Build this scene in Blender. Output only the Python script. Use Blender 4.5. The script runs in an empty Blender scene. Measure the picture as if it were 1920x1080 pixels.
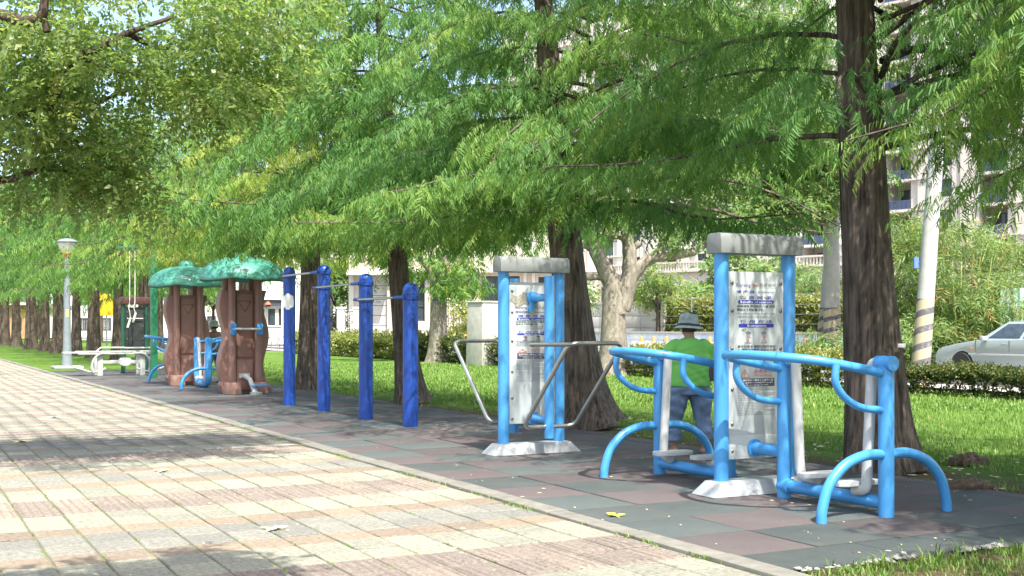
import bpy, bmesh, math, random
import numpy as np
from math import radians, sin, cos, tan, atan, atan2, pi, sqrt, exp
from mathutils import Vector, Matrix

random.seed(7)
RNG = np.random.default_rng(7)
C = bpy.context.scene.collection
SC = bpy.context.scene

# ------------------------------------------------------------------ camera, sky, sun, exposure
# World axes: X runs across the park strip (towards the street), Y runs along the path, Z up.
F, HZ, CH, TH = 2223.0, 616.0, 1.43, radians(27.7)
cam_d = bpy.data.cameras.new('camera')
cam = bpy.data.objects.new('camera', cam_d)
C.objects.link(cam)
cam.location = (0, 0, CH)
cam.rotation_euler = (radians(90), 0, -TH)
cam_d.sensor_width = 36.0
cam_d.lens = 36.0 * F / 1920.0
cam_d.shift_y = (HZ - 540.0) / 1920.0
cam_d.clip_start = 0.1
cam_d.clip_end = 2000
SC.camera = cam

SUN_EL, SUN_AZ = radians(60), radians(187)          # azimuth clockwise from +Y
world = bpy.data.worlds.new('World')
SC.world = world
world.use_nodes = True
wn = world.node_tree
sky = wn.nodes.new('ShaderNodeTexSky')
sky.sky_type = 'NISHITA'
sky.sun_disc = False
sky.sun_elevation = SUN_EL
sky.sun_rotation = SUN_AZ
sky.air_density = 1.0
sky.dust_density = 3.5
sky.ozone_density = 1.0
wn.links.new(sky.outputs[0], wn.nodes['Background'].inputs[0])
wn.nodes['Background'].inputs[1].default_value = 0.15
sun_d = bpy.data.lights.new('sun', 'SUN')
sun_d.energy = 3.6
sun_d.angle = radians(0.53)
sun_d.color = (1.0, 0.955, 0.88)
sun = bpy.data.objects.new('sun', sun_d)
C.objects.link(sun)
SUNV = Vector((sin(SUN_AZ) * cos(SUN_EL), cos(SUN_AZ) * cos(SUN_EL), sin(SUN_EL)))
sun.rotation_euler = SUNV.to_track_quat('Z', 'Y').to_euler()
SC.view_settings.view_transform = 'Standard'
SC.view_settings.look = 'None'
SC.view_settings.exposure = 1.52
SC.view_settings.gamma = 1.0
SC.cycles.max_bounces = 8
SC.cycles.diffuse_bounces = 4
SC.cycles.transmission_bounces = 6
SC.cycles.transparent_max_bounces = 8

# ------------------------------------------------------------------ helpers
CT, ST = cos(TH), sin(TH)

def cw(X, Y, z=0.0):
    "metres right of / ahead of the photographer -> world"
    return Vector((X * CT + Y * ST, -X * ST + Y * CT, z))

def pw(px, py, Y):
    return cw((px - 960) / F * Y, Y, CH + (HZ - py) / F * Y)

def along(px, t):
    "distance along the path at which bearing px meets the line x = t"
    return t / tan(atan((px - 960) / F) + TH)

class MB:
    def __init__(self):
        self.v, self.f, self.mi = [], [], []
    def add(self, verts, faces, mi=0):
        o = len(self.v)
        self.v += [tuple(p) for p in verts]
        self.f += [tuple(i + o for i in f) for f in faces]
        self.mi += [mi] * len(faces)
        return self
    def box(self, c, size, rz=0.0, mi=0, taper=None, M=None):
        hx, hy, hz = size[0] / 2, size[1] / 2, size[2] / 2
        k = taper or (1, 1)
        P = [(-hx, -hy, -hz), (hx, -hy, -hz), (hx, hy, -hz), (-hx, hy, -hz),
             (-hx * k[0], -hy * k[1], hz), (hx * k[0], -hy * k[1], hz), (hx * k[0], hy * k[1], hz), (-hx * k[0], hy * k[1], hz)]
        if M is None:
            M = Matrix.Rotation(rz, 3, 'Z')
        c = Vector(c)
        return self.add([c + M @ Vector(p) for p in P],
                        [(0, 3, 2, 1), (4, 5, 6, 7), (0, 1, 5, 4), (1, 2, 6, 5), (2, 3, 7, 6), (3, 0, 4, 7)], mi)
    def tube(self, path, r, n=10, caps=True, mi=0, closed=False):
        pts = [Vector(p) for p in path]
        m = len(pts)
        rs = list(r) if hasattr(r, '__len__') else [r] * m
        T = []
        for i in range(m):
            if closed:
                d = pts[(i + 1) % m] - pts[i - 1]
            else:
                d = pts[min(i + 1, m - 1)] - pts[max(i - 1, 0)]
            T.append(d.normalized())
        up = Vector((0, 0, 1)) if abs(T[0].z) < 0.9 else Vector((1, 0, 0))
        N = (up - T[0] * up.dot(T[0])).normalized()
        V = []
        for i in range(m):
            N = (N - T[i] * N.dot(T[i])).normalized()
            B = T[i].cross(N)
            for k in range(n):
                a = 2 * pi * k / n
                V.append(pts[i] + (N * cos(a) + B * sin(a)) * rs[i])
        Fc = []
        for i in range(m if closed else m - 1):
            j = (i + 1) % m
            for k in range(n):
                k2 = (k + 1) % n
                Fc.append((i * n + k, i * n + k2, j * n + k2, j * n + k))
        if caps and not closed:
            Fc.append(tuple(range(n - 1, -1, -1)))
            Fc.append(tuple(range((m - 1) * n, m * n)))
        return self.add(V, Fc, mi)
    def lathe(self, prof, c=(0, 0, 0), n=24, mi=0, mod=None):
        V, Fc = [], []
        for i, (r, z) in enumerate(prof):
            for k in range(n):
                a = 2 * pi * k / n
                q, dz = (1.0, 0.0) if mod is None else mod(a, i / (len(prof) - 1))
                V.append((c[0] + r * q * cos(a), c[1] + r * q * sin(a), c[2] + z + dz))
        for i in range(len(prof) - 1):
            for k in range(n):
                k2 = (k + 1) % n
                Fc.append((i * n + k, i * n + k2, (i + 1) * n + k2, (i + 1) * n + k))
        if prof[0][0] > 1e-4:
            Fc.append(tuple(range(n - 1, -1, -1)))
        if prof[-1][0] > 1e-4:
            Fc.append(tuple(range((len(prof) - 1) * n, len(prof) * n)))
        return self.add(V, Fc, mi)
    def prism(self, poly, fn, d0, d1, mi=0):
        "poly: list of (a, b); fn(a, b, d) -> 3D"
        n = len(poly)
        V = [fn(a, b, d0) for a, b in poly] + [fn(a, b, d1) for a, b in poly]
        Fc = [tuple(range(n - 1, -1, -1)), tuple(range(n, 2 * n))]
        Fc += [(i, (i + 1) % n, n + (i + 1) % n, n + i) for i in range(n)]
        return self.add(V, Fc, mi)
    def ball(self, c, r, n=10, m=6, sq=(1, 1, 1), mi=0):
        V, Fc = [], []
        for i in range(m + 1):
            ph = pi * i / m
            for k in range(n):
                a = 2 * pi * k / n
                V.append((c[0] + r * sq[0] * sin(ph) * cos(a), c[1] + r * sq[1] * sin(ph) * sin(a), c[2] + r * sq[2] * cos(ph)))
        for i in range(m):
            for k in range(n):
                k2 = (k + 1) % n
                Fc.append((i * n + k, (i + 1) * n + k, (i + 1) * n + k2, i * n + k2))
        return self.add(V, Fc, mi)
    def mesh(self, name, mats, bevel=0, smooth=40, off=(0, 0, 0)):
        me = bpy.data.meshes.new(name)
        o = Vector(off)
        me.from_pydata([Vector(p) - o for p in self.v], [], self.f)
        for m in (mats if isinstance(mats, (list, tuple)) else [mats]):
            me.materials.append(m)
        me.polygons.foreach_set('material_index', self.mi)
        bm = bmesh.new()
        bm.from_mesh(me)
        bmesh.ops.remove_doubles(bm, verts=bm.verts, dist=1e-5)
        bmesh.ops.recalc_face_normals(bm, faces=bm.faces)
        if bevel:
            ed = [e for e in bm.edges if len(e.link_faces) == 2 and e.calc_face_angle(0) > 0.6]
            bmesh.ops.bevel(bm, geom=ed, offset=bevel, segments=2, affect='EDGES', profile=0.6, clamp_overlap=True)
        bm.to_mesh(me)
        bm.free()
        if smooth:
            me.polygons.foreach_set('use_smooth', [True] * len(me.polygons))
            me.set_sharp_from_angle(angle=radians(smooth))
        me.update()
        return me
    def build(self, name, mats, parent=None, bevel=0, smooth=40, world=False):
        off = Vector((0, 0, 0))
        if world and parent is not None:
            p = parent
            while p is not None:
                off += p.location
                p = p.parent
        o = bpy.data.objects.new(name, self.mesh(name, mats, bevel, smooth, off))
        C.objects.link(o)
        o.parent = parent
        return o

def tag(o, label=None, cat=None, group=None, kind=None):
    if label: o['label'] = label
    if cat: o['category'] = cat
    if group: o['group'] = group
    if kind: o['kind'] = kind
    return o

def thing(name, label, cat, loc=(0, 0, 0), rz=0.0, group=None):
    o = bpy.data.objects.new(name, None)
    o.empty_display_size = 0.2
    C.objects.link(o)
    o.location = loc
    o.rotation_euler = (0, 0, rz)
    return tag(o, label, cat, group)

def put(name, me, parent=None, loc=(0, 0, 0), rz=0.0):
    o = bpy.data.objects.new(name, me)
    C.objects.link(o)
    o.parent = parent
    o.location = loc
    o.rotation_euler = (0, 0, rz)
    return o

CHILDREN = {}
def copy_tree(o, parent=None):
    c = o.copy()
    C.objects.link(c)
    if parent is not None:
        c.parent = parent
    for ch in list(o.children):
        copy_tree(ch, c)
    return c

def arc(p0, p1, p2, n=8):
    "quadratic bend through control point p1"
    p0, p1, p2 = Vector(p0), Vector(p1), Vector(p2)
    return [(1 - u) ** 2 * p0 + 2 * u * (1 - u) * p1 + u * u * p2 for u in [i / n for i in range(n + 1)]]

def fillet(pts, r, n=6):
    pts = [Vector(p) for p in pts]
    out = [pts[0]]
    for i in range(1, len(pts) - 1):
        a, b, c = pts[i - 1], pts[i], pts[i + 1]
        da, dc = (a - b), (c - b)
        k = min(r, da.length * 0.48, dc.length * 0.48)
        out += arc(b + da.normalized() * k, b, b + dc.normalized() * k, n)
    out.append(pts[-1])
    return out

def spline(pts, n=8):
    "Catmull-Rom through points"
    P = [Vector(p) for p in pts]
    P = [P[0] * 2 - P[1]] + P + [P[-1] * 2 - P[-2]]
    out = []
    for i in range(1, len(P) - 2):
        for k in range(n):
            u = k / n
            out.append(0.5 * ((2 * P[i]) + (P[i + 1] - P[i - 1]) * u + (2 * P[i - 1] - 5 * P[i] + 4 * P[i + 1] - P[i + 2]) * u * u
                              + (3 * P[i] - P[i - 1] - 3 * P[i + 1] + P[i + 2]) * u ** 3))
    out.append(P[-2])
    return out

def np_mesh(name, V, Q, mat, tint=None, smooth=False):
    "V (n,3), Q (m,4) quads -> mesh"
    V = np.ascontiguousarray(V, dtype=np.float32)
    Q = np.ascontiguousarray(Q, dtype=np.int32)
    me = bpy.data.meshes.new(name)
    me.vertices.add(len(V))
    me.vertices.foreach_set('co', V.ravel())
    k = Q.shape[1]
    me.loops.add(Q.size)
    me.loops.foreach_set('vertex_index', Q.ravel())
    me.polygons.add(len(Q))
    me.polygons.foreach_set('loop_start', np.arange(0, Q.size, k, dtype=np.int32))
    if smooth:
        me.polygons.foreach_set('use_smooth', np.ones(len(Q), dtype=bool))
    if tint is not None:
        a = me.attributes.new('tint', 'FLOAT', 'POINT')
        a.data.foreach_set('value', np.ascontiguousarray(tint, dtype=np.float32))
    me.update(calc_edges=True)
    me.materials.append(mat)
    return me

# ------------------------------------------------------------------ materials
def nt(name):
    m = bpy.data.materials.new(name)
    m.use_nodes = True
    return m, m.node_tree, m.node_tree.nodes['Principled BSDF']

def N(t, kind, **kw):
    n = t.nodes.new(kind)
    for k, v in kw.items():
        if k in n.inputs.keys() if isinstance(k, str) else False:
            n.inputs[k].default_value = v
        else:
            setattr(n, k, v)
    return n

def coords(t, space='pos', scale=(1, 1, 1)):
    if space == 'pos':
        s = t.nodes.new('ShaderNodeNewGeometry').outputs['Position']
    else:
        s = t.nodes.new('ShaderNodeTexCoord').outputs['Object']
    mp = t.nodes.new('ShaderNodeMapping')
    mp.inputs['Scale'].default_value = scale
    t.links.new(s, mp.inputs[0])
    return mp.outputs[0]

def noise(t, vec, scale, detail=4, rough=0.55):
    n = t.nodes.new('ShaderNodeTexNoise')
    n.inputs['Scale'].default_value = scale
    n.inputs['Detail'].default_value = detail
    n.inputs['Roughness'].default_value = rough
    t.links.new(vec, n.inputs['Vector'])
    return n.outputs['Fac']

def ramp(t, fac, stops):
    r = t.nodes.new('ShaderNodeValToRGB')
    e = r.color_ramp.elements
    while len(e) < len(stops):
        e.new(0.5)
    for i, (p, c) in enumerate(stops):
        e[i].position = p
        e[i].color = (*c, 1) if len(c) == 3 else c
    t.links.new(fac, r.inputs[0])
    return r.outputs[0]

def mix(t, fac, a, b, mode='MIX'):
    m = t.nodes.new('ShaderNodeMix')
    m.data_type = 'RGBA'
    m.blend_type = mode
    for inp, val in ((m.inputs['Factor'], fac), (m.inputs['A'], a), (m.inputs['B'], b)):
        if hasattr(val, 'links') or isinstance(val, bpy.types.NodeSocket):
            t.links.new(val, inp)
        elif isinstance(val, (int, float)):
            inp.default_value = val
        else:
            inp.default_value = (*val, 1)
    return m.outputs['Result']

def bump(t, b, height, strength=0.3, dist=0.01):
    n = t.nodes.new('ShaderNodeBump')
    n.inputs['Strength'].default_value = strength
    n.inputs['Distance'].default_value = dist
    t.links.new(height, n.inputs['Height'])
    t.links.new(n.outputs[0], b.inputs['Normal'])

def simple(name, col, rough=0.5, metal=0.0, var=0.12, scale=6, space='pos', bmp=0.0, bscale=60, spec=0.5, coat=0.0, dirt=None, dirt_amt=0.5, chips=None):
    m, t, b = nt(name)
    v = coords(t, space)
    lo = tuple(max(0, c * (1 - var)) for c in col)
    hi = tuple(min(1, c * (1 + var)) for c in col)
    c = ramp(t, noise(t, v, scale, 5), [(0.3, lo), (0.7, hi)])
    if dirt:
        k = ramp(t, noise(t, v, scale * 2.3, 8, 0.7), [(0.55, (0, 0, 0)), (0.75, (dirt_amt,) * 3)])
        c = mix(t, k, c, dirt)
    if chips:
        k2 = ramp(t, noise(t, v, 26, 6, 0.75), [(0.685, (0, 0, 0)), (0.70, (0.85,) * 3)])
        c = mix(t, k2, c, chips)
    t.links.new(c, b.inputs['Base Color'])
    b.inputs['Roughness'].default_value = rough
    b.inputs['Metallic'].default_value = metal
    b.inputs['Specular IOR Level'].default_value = spec
    b.inputs['Coat Weight'].default_value = coat
    if bmp:
        bump(t, b, noise(t, v, bscale, 4), bmp, 0.01)
    return m

def leaf_mat(name, stops, trans=0.4, tcol=1.5, rough=0.5, spec=0.35, tb=0.6):
    "stops over the per-spray tint; thin leaf that passes light"
    m, t, b = nt(name)
    a = t.nodes.new('ShaderNodeAttribute')
    a.attribute_name = 'tint'
    c = ramp(t, a.outputs['Fac'], stops)
    t.links.new(c, b.inputs['Base Color'])
    b.inputs['Roughness'].default_value = rough
    b.inputs['Specular IOR Level'].default_value = spec
    tr = t.nodes.new('ShaderNodeBsdfTranslucent')
    c2 = mix(t, 1.0, c, (tcol * 1.02, tcol, tcol * tb), 'MULTIPLY')
    t.links.new(c2, tr.inputs[0])
    mx = t.nodes.new('ShaderNodeMixShader')
    mx.inputs[0].default_value = trans
    t.links.new(b.outputs[0], mx.inputs[1])
    t.links.new(tr.outputs[0], mx.inputs[2])
    t.links.new(mx.outputs[0], t.nodes['Material Output'].inputs[0])
    return m

def bark_mat(name, lo, hi, sx=15, sz=1.1, strength=1.0):
    m, t, b = nt(name)
    v = coords(t, 'obj', (1, 1, sz / sx))
    n1 = noise(t, v, sx, 10, 0.72)
    n2 = noise(t, coords(t, 'obj'), 3.0, 4)
    c = ramp(t, n1, [(0.40, lo), (0.5, tuple((a + c) / 2.4 for a, c in zip(lo, hi))), (0.62, hi)])
    c = mix(t, ramp(t, n2, [(0.35, (0.0,) * 3), (0.7, (0.5,) * 3)]), c, tuple(x * 0.7 + 0.03 for x in hi))
    t.links.new(c, b.inputs['Base Color'])
    b.inputs['Roughness'].default_value = 0.9
    b.inputs['Specular IOR Level'].default_value = 0.2
    bump(t, b, n1, strength, 0.03)
    return m

M = {}
M['sky_blue'] = simple('sky_blue_paint', (0.06, 0.285, 0.60), 0.32, var=0.06, spec=0.5, scale=3, dirt=(0.12, 0.25, 0.40), dirt_amt=0.45, chips=(0.20, 0.22, 0.22))
M['navy'] = simple('navy_blue_paint', (0.012, 0.06, 0.31), 0.35, var=0.05, scale=3, spec=0.5)
M['grey_coat'] = simple('grey_painted_steel', (0.205, 0.222, 0.212), 0.45, var=0.06, scale=4, dirt=(0.3, 0.32, 0.27), dirt_amt=0.5)
M['pale_coat'] = simple('pale_painted_steel', (0.46, 0.48, 0.47), 0.45, var=0.07, scale=5, dirt=(0.36, 0.36, 0.32), dirt_amt=0.6, chips=(0.2, 0.18, 0.15))
M['base_white'] = simple('scuffed_white_paint', (0.32, 0.34, 0.345), 0.5, var=0.07, scale=5, dirt=(0.3, 0.3, 0.27), dirt_amt=0.4)
M['chrome'] = simple('brushed_stainless', (0.55, 0.54, 0.5), 0.28, metal=0.9, var=0.1)
M['bolt'] = simple('bolt_steel', (0.25, 0.23, 0.2), 0.35, metal=0.8)
M['sign_white'] = simple('sign_sheet', (0.43, 0.47, 0.455), 0.35, var=0.03, scale=2, spec=0.4, dirt=(0.45, 0.47, 0.43), dirt_amt=0.3)
M['ink_navy'] = simple('navy_print', (0.03, 0.045, 0.3), 0.5, var=0.05)
M['ink_violet'] = simple('violet_print', (0.16, 0.13, 0.33), 0.5, var=0.05)
M['ink_grey'] = simple('grey_print', (0.22, 0.23, 0.25), 0.5, var=0.05)
M['ink_dark'] = simple('dark_print', (0.05, 0.05, 0.07), 0.5, var=0.05)
M['ink_red'] = simple('red_print', (0.55, 0.16, 0.14), 0.5, var=0.05)
M['ink_green'] = simple('green_print', (0.2, 0.42, 0.28), 0.5, var=0.05)
M['ink_white'] = simple('white_print', (0.8, 0.82, 0.85), 0.5, var=0.02)
M['worn'] = simple('worn_bare_patch', (0.33, 0.31, 0.24), 0.7, var=0.35, scale=40)
M['skin'] = simple('skin', (0.42, 0.22, 0.14), 0.5, var=0.06)
M['brown_plastic'] = simple('brown_moulded_plastic', (0.235, 0.125, 0.097), 0.45, var=0.14, scale=2.5, dirt=(0.3, 0.18, 0.14), dirt_amt=0.35)
M['brown_pale'] = simple('faded_brown_plastic', (0.30, 0.17, 0.13), 0.5, var=0.12, scale=3)
M['dome_green'] = simple('green_moulded_plastic', (0.07, 0.27, 0.205), 0.4, var=0.05, scale=1.0, spec=0.45)
M['dark_green'] = simple('dark_green_paint', (0.012, 0.07, 0.045), 0.4, var=0.1)
M['green_paint'] = simple('green_pole_paint', (0.02, 0.16, 0.075), 0.4, var=0.12)
M['dark_panel'] = simple('smoked_panel', (0.035, 0.04, 0.038), 0.25, var=0.3, scale=3)
M['cap_brown'] = simple('dark_brown_cap', (0.085, 0.04, 0.035), 0.45)
M['bench_white'] = simple('bench_cream_paint', (0.40, 0.42, 0.38), 0.45, var=0.07)
M['rope'] = simple('pale_rope', (0.6, 0.57, 0.5), 0.8)
M['lamp_grey'] = simple('lamp_post_paint', (0.19, 0.225, 0.24), 0.45, var=0.06)
M['lamp_red'] = simple('rust_red_collar', (0.42, 0.10, 0.05), 0.5)
M['frost'] = simple('frosted_lantern', (0.72, 0.72, 0.66), 0.35, var=0.03)
M['sticker'] = simple('orange_sticker', (0.75, 0.42, 0.15), 0.6)
M['concrete'] = simple('concrete', (0.42, 0.41, 0.37), 0.85, var=0.15, scale=4, bmp=0.25, dirt=(0.22, 0.22, 0.18), dirt_amt=0.6)
M['kerb'] = simple('kerb_concrete', (0.175, 0.168, 0.142), 0.9, var=0.2, scale=9, bmp=0.5, bscale=90, dirt=(0.16, 0.16, 0.11), dirt_amt=0.7)
M['pole_concrete'] = simple('pole_concrete', (0.44, 0.43, 0.40), 0.85, var=0.12, scale=5, bmp=0.2, dirt=(0.35, 0.34, 0.3))
M['asphalt'] = simple('asphalt', (0.24, 0.24, 0.235), 0.9, var=0.12, scale=3, bmp=0.3, bscale=120)
M['walkway'] = simple('far_walkway', (0.46, 0.43, 0.40), 0.9, var=0.15, scale=5)
M['soil'] = simple('soil', (0.15, 0.105, 0.065), 0.95, var=0.4, scale=14, bmp=0.8, bscale=50)
M['stone'] = simple('pale_rubble', (0.27, 0.26, 0.235), 0.9, var=0.25, scale=20, bmp=0.4)
M['lump'] = simple('dark_woody_lump', (0.11, 0.075, 0.05), 0.9, var=0.5, scale=20, bmp=1.0, bscale=40)
M['wall_cream'] = simple('cream_render', (0.50, 0.475, 0.43), 0.8, var=0.05, scale=1.2)
M['wall_white'] = simple('white_render', (0.64, 0.63, 0.60), 0.8, var=0.04, scale=1.0)
M['wall_beige'] = simple('beige_stone', (0.43, 0.375, 0.31), 0.8, var=0.1, scale=1.5, bmp=0.1)
M['trim'] = simple('stone_trim', (0.52, 0.49, 0.43), 0.75, var=0.07)
M['glass_dark'] = simple('window_glass', (0.035, 0.05, 0.065), 0.08, var=0.5, scale=0.5, spec=0.8)
M['frame_dark'] = simple('dark_window_frame', (0.05, 0.055, 0.07), 0.5)
M['rail_navy'] = simple('slate_blue_railing', (0.075, 0.095, 0.17), 0.5, var=0.08)
M['iron'] = simple('black_iron', (0.03, 0.03, 0.035), 0.5)
M['garage'] = simple('garage_door_paint', (0.42, 0.40, 0.37), 0.6, var=0.05)
M['mural'] = simple('pale_blue_barrier', (0.60, 0.70, 0.76), 0.7, var=0.12, scale=3)
M['orange'] = simple('orange_bollard', (0.75, 0.27, 0.06), 0.5)
M['white_paint'] = simple('white_paint', (0.78, 0.78, 0.76), 0.6, var=0.04)
M['yellow_sign'] = simple('yellow_sign_sheet', (0.8, 0.5, 0.03), 0.5)
M['brick_orange'] = simple('orange_brick', (0.5, 0.24, 0.13), 0.8, var=0.2)
M['mint_metal'] = simple('mint_corrugated_sheet', (0.42, 0.62, 0.54), 0.5, var=0.15, scale=2, dirt=(0.6, 0.66, 0.62))
M['car_silver'] = simple('silver_car_paint', (0.37, 0.42, 0.42), 0.3, metal=0.25, var=0.02, coat=0.6)
M['car_yellow'] = simple('yellow_car_paint', (0.75, 0.48, 0.02), 0.3, var=0.02, coat=0.6)
M['car_glass'] = simple('car_glass', (0.05, 0.07, 0.085), 0.05, var=0.3, spec=0.9)
M['rubber'] = simple('black_rubber', (0.022, 0.022, 0.022), 0.7)
M['alloy'] = simple('wheel_alloy', (0.55, 0.56, 0.56), 0.3, metal=0.7)
M['amber'] = simple('amber_lens', (0.8, 0.25, 0.05), 0.25)
M['shirt'] = simple('green_tee_cloth', (0.165, 0.50, 0.105), 0.85, var=0.06, scale=8, bmp=0.5, bscale=9)
M['denim'] = simple('faded_denim', (0.125, 0.19, 0.30), 0.9, var=0.25, scale=10, bmp=0.7, bscale=14)
M['hat'] = simple('grey_green_camo_cloth', (0.30, 0.37, 0.35), 0.9, var=0.35, scale=12, bmp=0.2)
M['hat_dark'] = simple('dark_hat_cloth', (0.04, 0.048, 0.06), 0.9)
M['hair'] = simple('black_hair', (0.02, 0.018, 0.016), 0.7)
M['brown_cloth'] = simple('brown_shirt_cloth', (0.22, 0.135, 0.09), 0.9, var=0.15)
M['hat_pale'] = simple('pale_green_hat_cloth', (0.36, 0.42, 0.33), 0.9)
M['shoe'] = simple('shoe', (0.06, 0.06, 0.07), 0.7)
M['bark'] = bark_mat('fissured_brown_bark', (0.024, 0.018, 0.015), (0.205, 0.162, 0.128), sx=20, sz=1.6, strength=1.0)
M['bark_grey'] = bark_mat('fissured_grey_bark', (0.03, 0.022, 0.017), (0.15, 0.115, 0.085))
M['bark_pale'] = bark_mat('pale_smooth_bark', (0.13, 0.112, 0.082), (0.34, 0.305, 0.245), sx=9, sz=4, strength=0.35)
M['bark_dark'] = bark_mat('dark_limb_bark', (0.03, 0.022, 0.017), (0.12, 0.085, 0.06), sx=20, sz=5)

M['needle'] = leaf_mat('feathery_needles', [(0.0, (0.048, 0.13, 0.032)), (0.45, (0.10, 0.215, 0.052)), (0.8, (0.185, 0.30, 0.065)), (1.0, (0.27, 0.33, 0.07))], 0.40, 1.7, rough=0.5, spec=0.25, tb=0.6)
M['ovate'] = leaf_mat('ovate_leaves', [(0.0, (0.085, 0.155, 0.048)), (0.6, (0.165, 0.245, 0.075)), (1.0, (0.24, 0.285, 0.095))], 0.52, 2.0, rough=0.35, spec=0.5)
M['pale_leaf'] = leaf_mat('pale_broad_leaves', [(0.0, (0.10, 0.19, 0.06)), (0.6, (0.16, 0.26, 0.09)), (1.0, (0.22, 0.29, 0.10))], 0.4, 1.4)
M['bamboo_leaf'] = leaf_mat('bamboo_leaves', [(0.0, (0.09, 0.18, 0.05)), (0.55, (0.17, 0.27, 0.08)), (0.93, (0.25, 0.30, 0.10)), (1.0, (0.36, 0.25, 0.10))], 0.38, 1.4)
M['hedge_leaf'] = leaf_mat('hedge_leaves', [(0.0, (0.035, 0.06, 0.02)), (0.6, (0.07, 0.11, 0.03)), (1.0, (0.15, 0.16, 0.04))], 0.3, 1.3)
M['yellow_hedge_leaf'] = leaf_mat('yellow_green_hedge_leaves', [(0.0, (0.13, 0.18, 0.04)), (0.6, (0.23, 0.27, 0.07)), (1.0, (0.32, 0.32, 0.11))], 0.3, 1.3)
M['blade'] = leaf_mat('grass_blades', [(0.0, (0.07, 0.15, 0.022)), (0.6, (0.14, 0.25, 0.045)), (0.92, (0.20, 0.30, 0.06)), (1.0, (0.36, 0.33, 0.15))], 0.35, 1.4)
M['dry_leaf'] = simple('dry_yellow_leaf', (0.62, 0.56, 0.33), 0.8, var=0.15)
M['yellow_leaf'] = simple('bright_yellow_leaf', (0.7, 0.56, 0.06), 0.7, var=0.1)

def lawn_mat():
    m, t, b = nt('lawn_turf')
    v = coords(t)
    g = ramp(t, noise(t, v, 30, 6, 0.7), [(0.3, (0.07, 0.14, 0.022)), (0.55, (0.12, 0.21, 0.04)), (0.75, (0.17, 0.26, 0.055))])
    big = ramp(t, noise(t, v, 0.9, 3), [(0.35, (0.65, 0.7, 0.6)), (0.7, (1.15, 1.1, 1.0))])
    g = mix(t, 1.0, g, big, 'MULTIPLY')
    sep = t.nodes.new('ShaderNodeSeparateXYZ')
    t.links.new(v, sep.inputs[0])
    # bare strip along the row of trunks
    mr = t.nodes.new('ShaderNodeMapRange')
    mr.inputs[1].default_value, mr.inputs[2].default_value = 8.6, 10.4
    mr.inputs[3].default_value, mr.inputs[4].default_value = 0.62, -0.1
    mr2 = t.nodes.new('ShaderNodeMapRange')
    mr2.inputs[1].default_value, mr2.inputs[2].default_value = 18, 30
    mr2.inputs[3].default_value, mr2.inputs[4].default_value = 0.0, -0.55
    t.links.new(sep.outputs[1], mr2.inputs[0])
    t.links.new(sep.outputs[0], mr.inputs[0])
    ad = t.nodes.new('ShaderNodeMath'); ad.operation = 'ADD'
    t.links.new(mr.outputs[0], ad.inputs[0])
    ad2 = t.nodes.new('ShaderNodeMath'); ad2.operation = 'ADD'
    t.links.new(noise(t, v, 2.2, 6, 0.65), ad2.inputs[0]); t.links.new(mr2.outputs[0], ad2.inputs[1])
    t.links.new(ad2.outputs[0], ad.inputs[1])
    k = ramp(t, ad.outputs[0], [(0.66, (0, 0, 0)), (0.92, (0.9, 0.9, 0.9))])
    d = ramp(t, noise(t, v, 25, 6, 0.7), [(0.3, (0.07, 0.05, 0.03)), (0.7, (0.19, 0.14, 0.085))])
    t.links.new(mix(t, k, g, d), b.inputs['Base Color'])
    b.inputs['Roughness'].default_value = 0.95
    b.inputs['Specular IOR Level'].default_value = 0.1
    bump(t, b, noise(t, v, 60, 5, 0.7), 1.0, 0.03)
    return m
M['lawn'] = lawn_mat()

def paver_mat(name, lo, hi, lines=0.0, dark=(0.14, 0.15, 0.08), freq=22.0):
    m, t, b = nt(name)
    v = coords(t)
    oi = t.nodes.new('ShaderNodeObjectInfo')
    a = t.nodes.new('ShaderNodeAttribute'); a.attribute_name = 'tint'
    ad = t.nodes.new('ShaderNodeMath'); ad.operation = 'ADD'
    t.links.new(oi.outputs['Random'], ad.inputs[0]); t.links.new(a.outputs['Fac'], ad.inputs[1])
    fr = t.nodes.new('ShaderNodeMath'); fr.operation = 'FRACT'
    t.links.new(ad.outputs[0], fr.inputs[0])
    n1 = noise(t, v, 26, 9, 0.85)
    c = ramp(t, n1, [(0.36, tuple(x * .5 for x in lo)), (0.47, lo), (0.6, hi)])
    br = ramp(t, fr.outputs[0], [(0.0, (0.80, 0.81, 0.82)), (1.0, (1.12, 1.11, 1.06))])
    c = mix(t, 1.0, c, br, 'MULTIPLY')
    st = ramp(t, noise(t, v, 2.5, 6, 0.7), [(0.45, (0, 0, 0)), (0.8, (0.6, 0.6, 0.6))])
    c = mix(t, st, c, tuple((x + y) * 0.33 for x, y in zip(lo, hi)))
    moss = ramp(t, noise(t, v, 9, 8, 0.75), [(0.62, (0, 0, 0)), (0.74, (0.55, 0.55, 0.55))])
    c = mix(t, moss, c, dark)
    h = n1
    if lines:
        w = t.nodes.new('ShaderNodeTexWave')
        w.bands_direction = 'X'
        w.inputs['Scale'].default_value = freq
        w.inputs['Distortion'].default_value = 1.0
        w.inputs['Detail'].default_value = 2
        t.links.new(v, w.inputs[0])
        wl = ramp(t, w.outputs['Fac'], [(0.1, (lines,) * 3), (0.45, (0, 0, 0))])
        c = mix(t, wl, c, tuple(x * 0.55 for x in lo))
    t.links.new(c, b.inputs['Base Color'])
    b.inputs['Roughness'].default_value = 0.88
    b.inputs['Specular IOR Level'].default_value = 0.3
    bump(t, b, h, 1.0, 0.02)
    return m
M['paver_yellow'] = paver_mat('cream_hatched_paver', (0.30, 0.295, 0.235), (0.45, 0.44, 0.35), 0.12, freq=6)
M['paver_grey'] = paver_mat('grey_paver', (0.25, 0.245, 0.215), (0.37, 0.36, 0.31), 0.1, freq=7)
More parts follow.
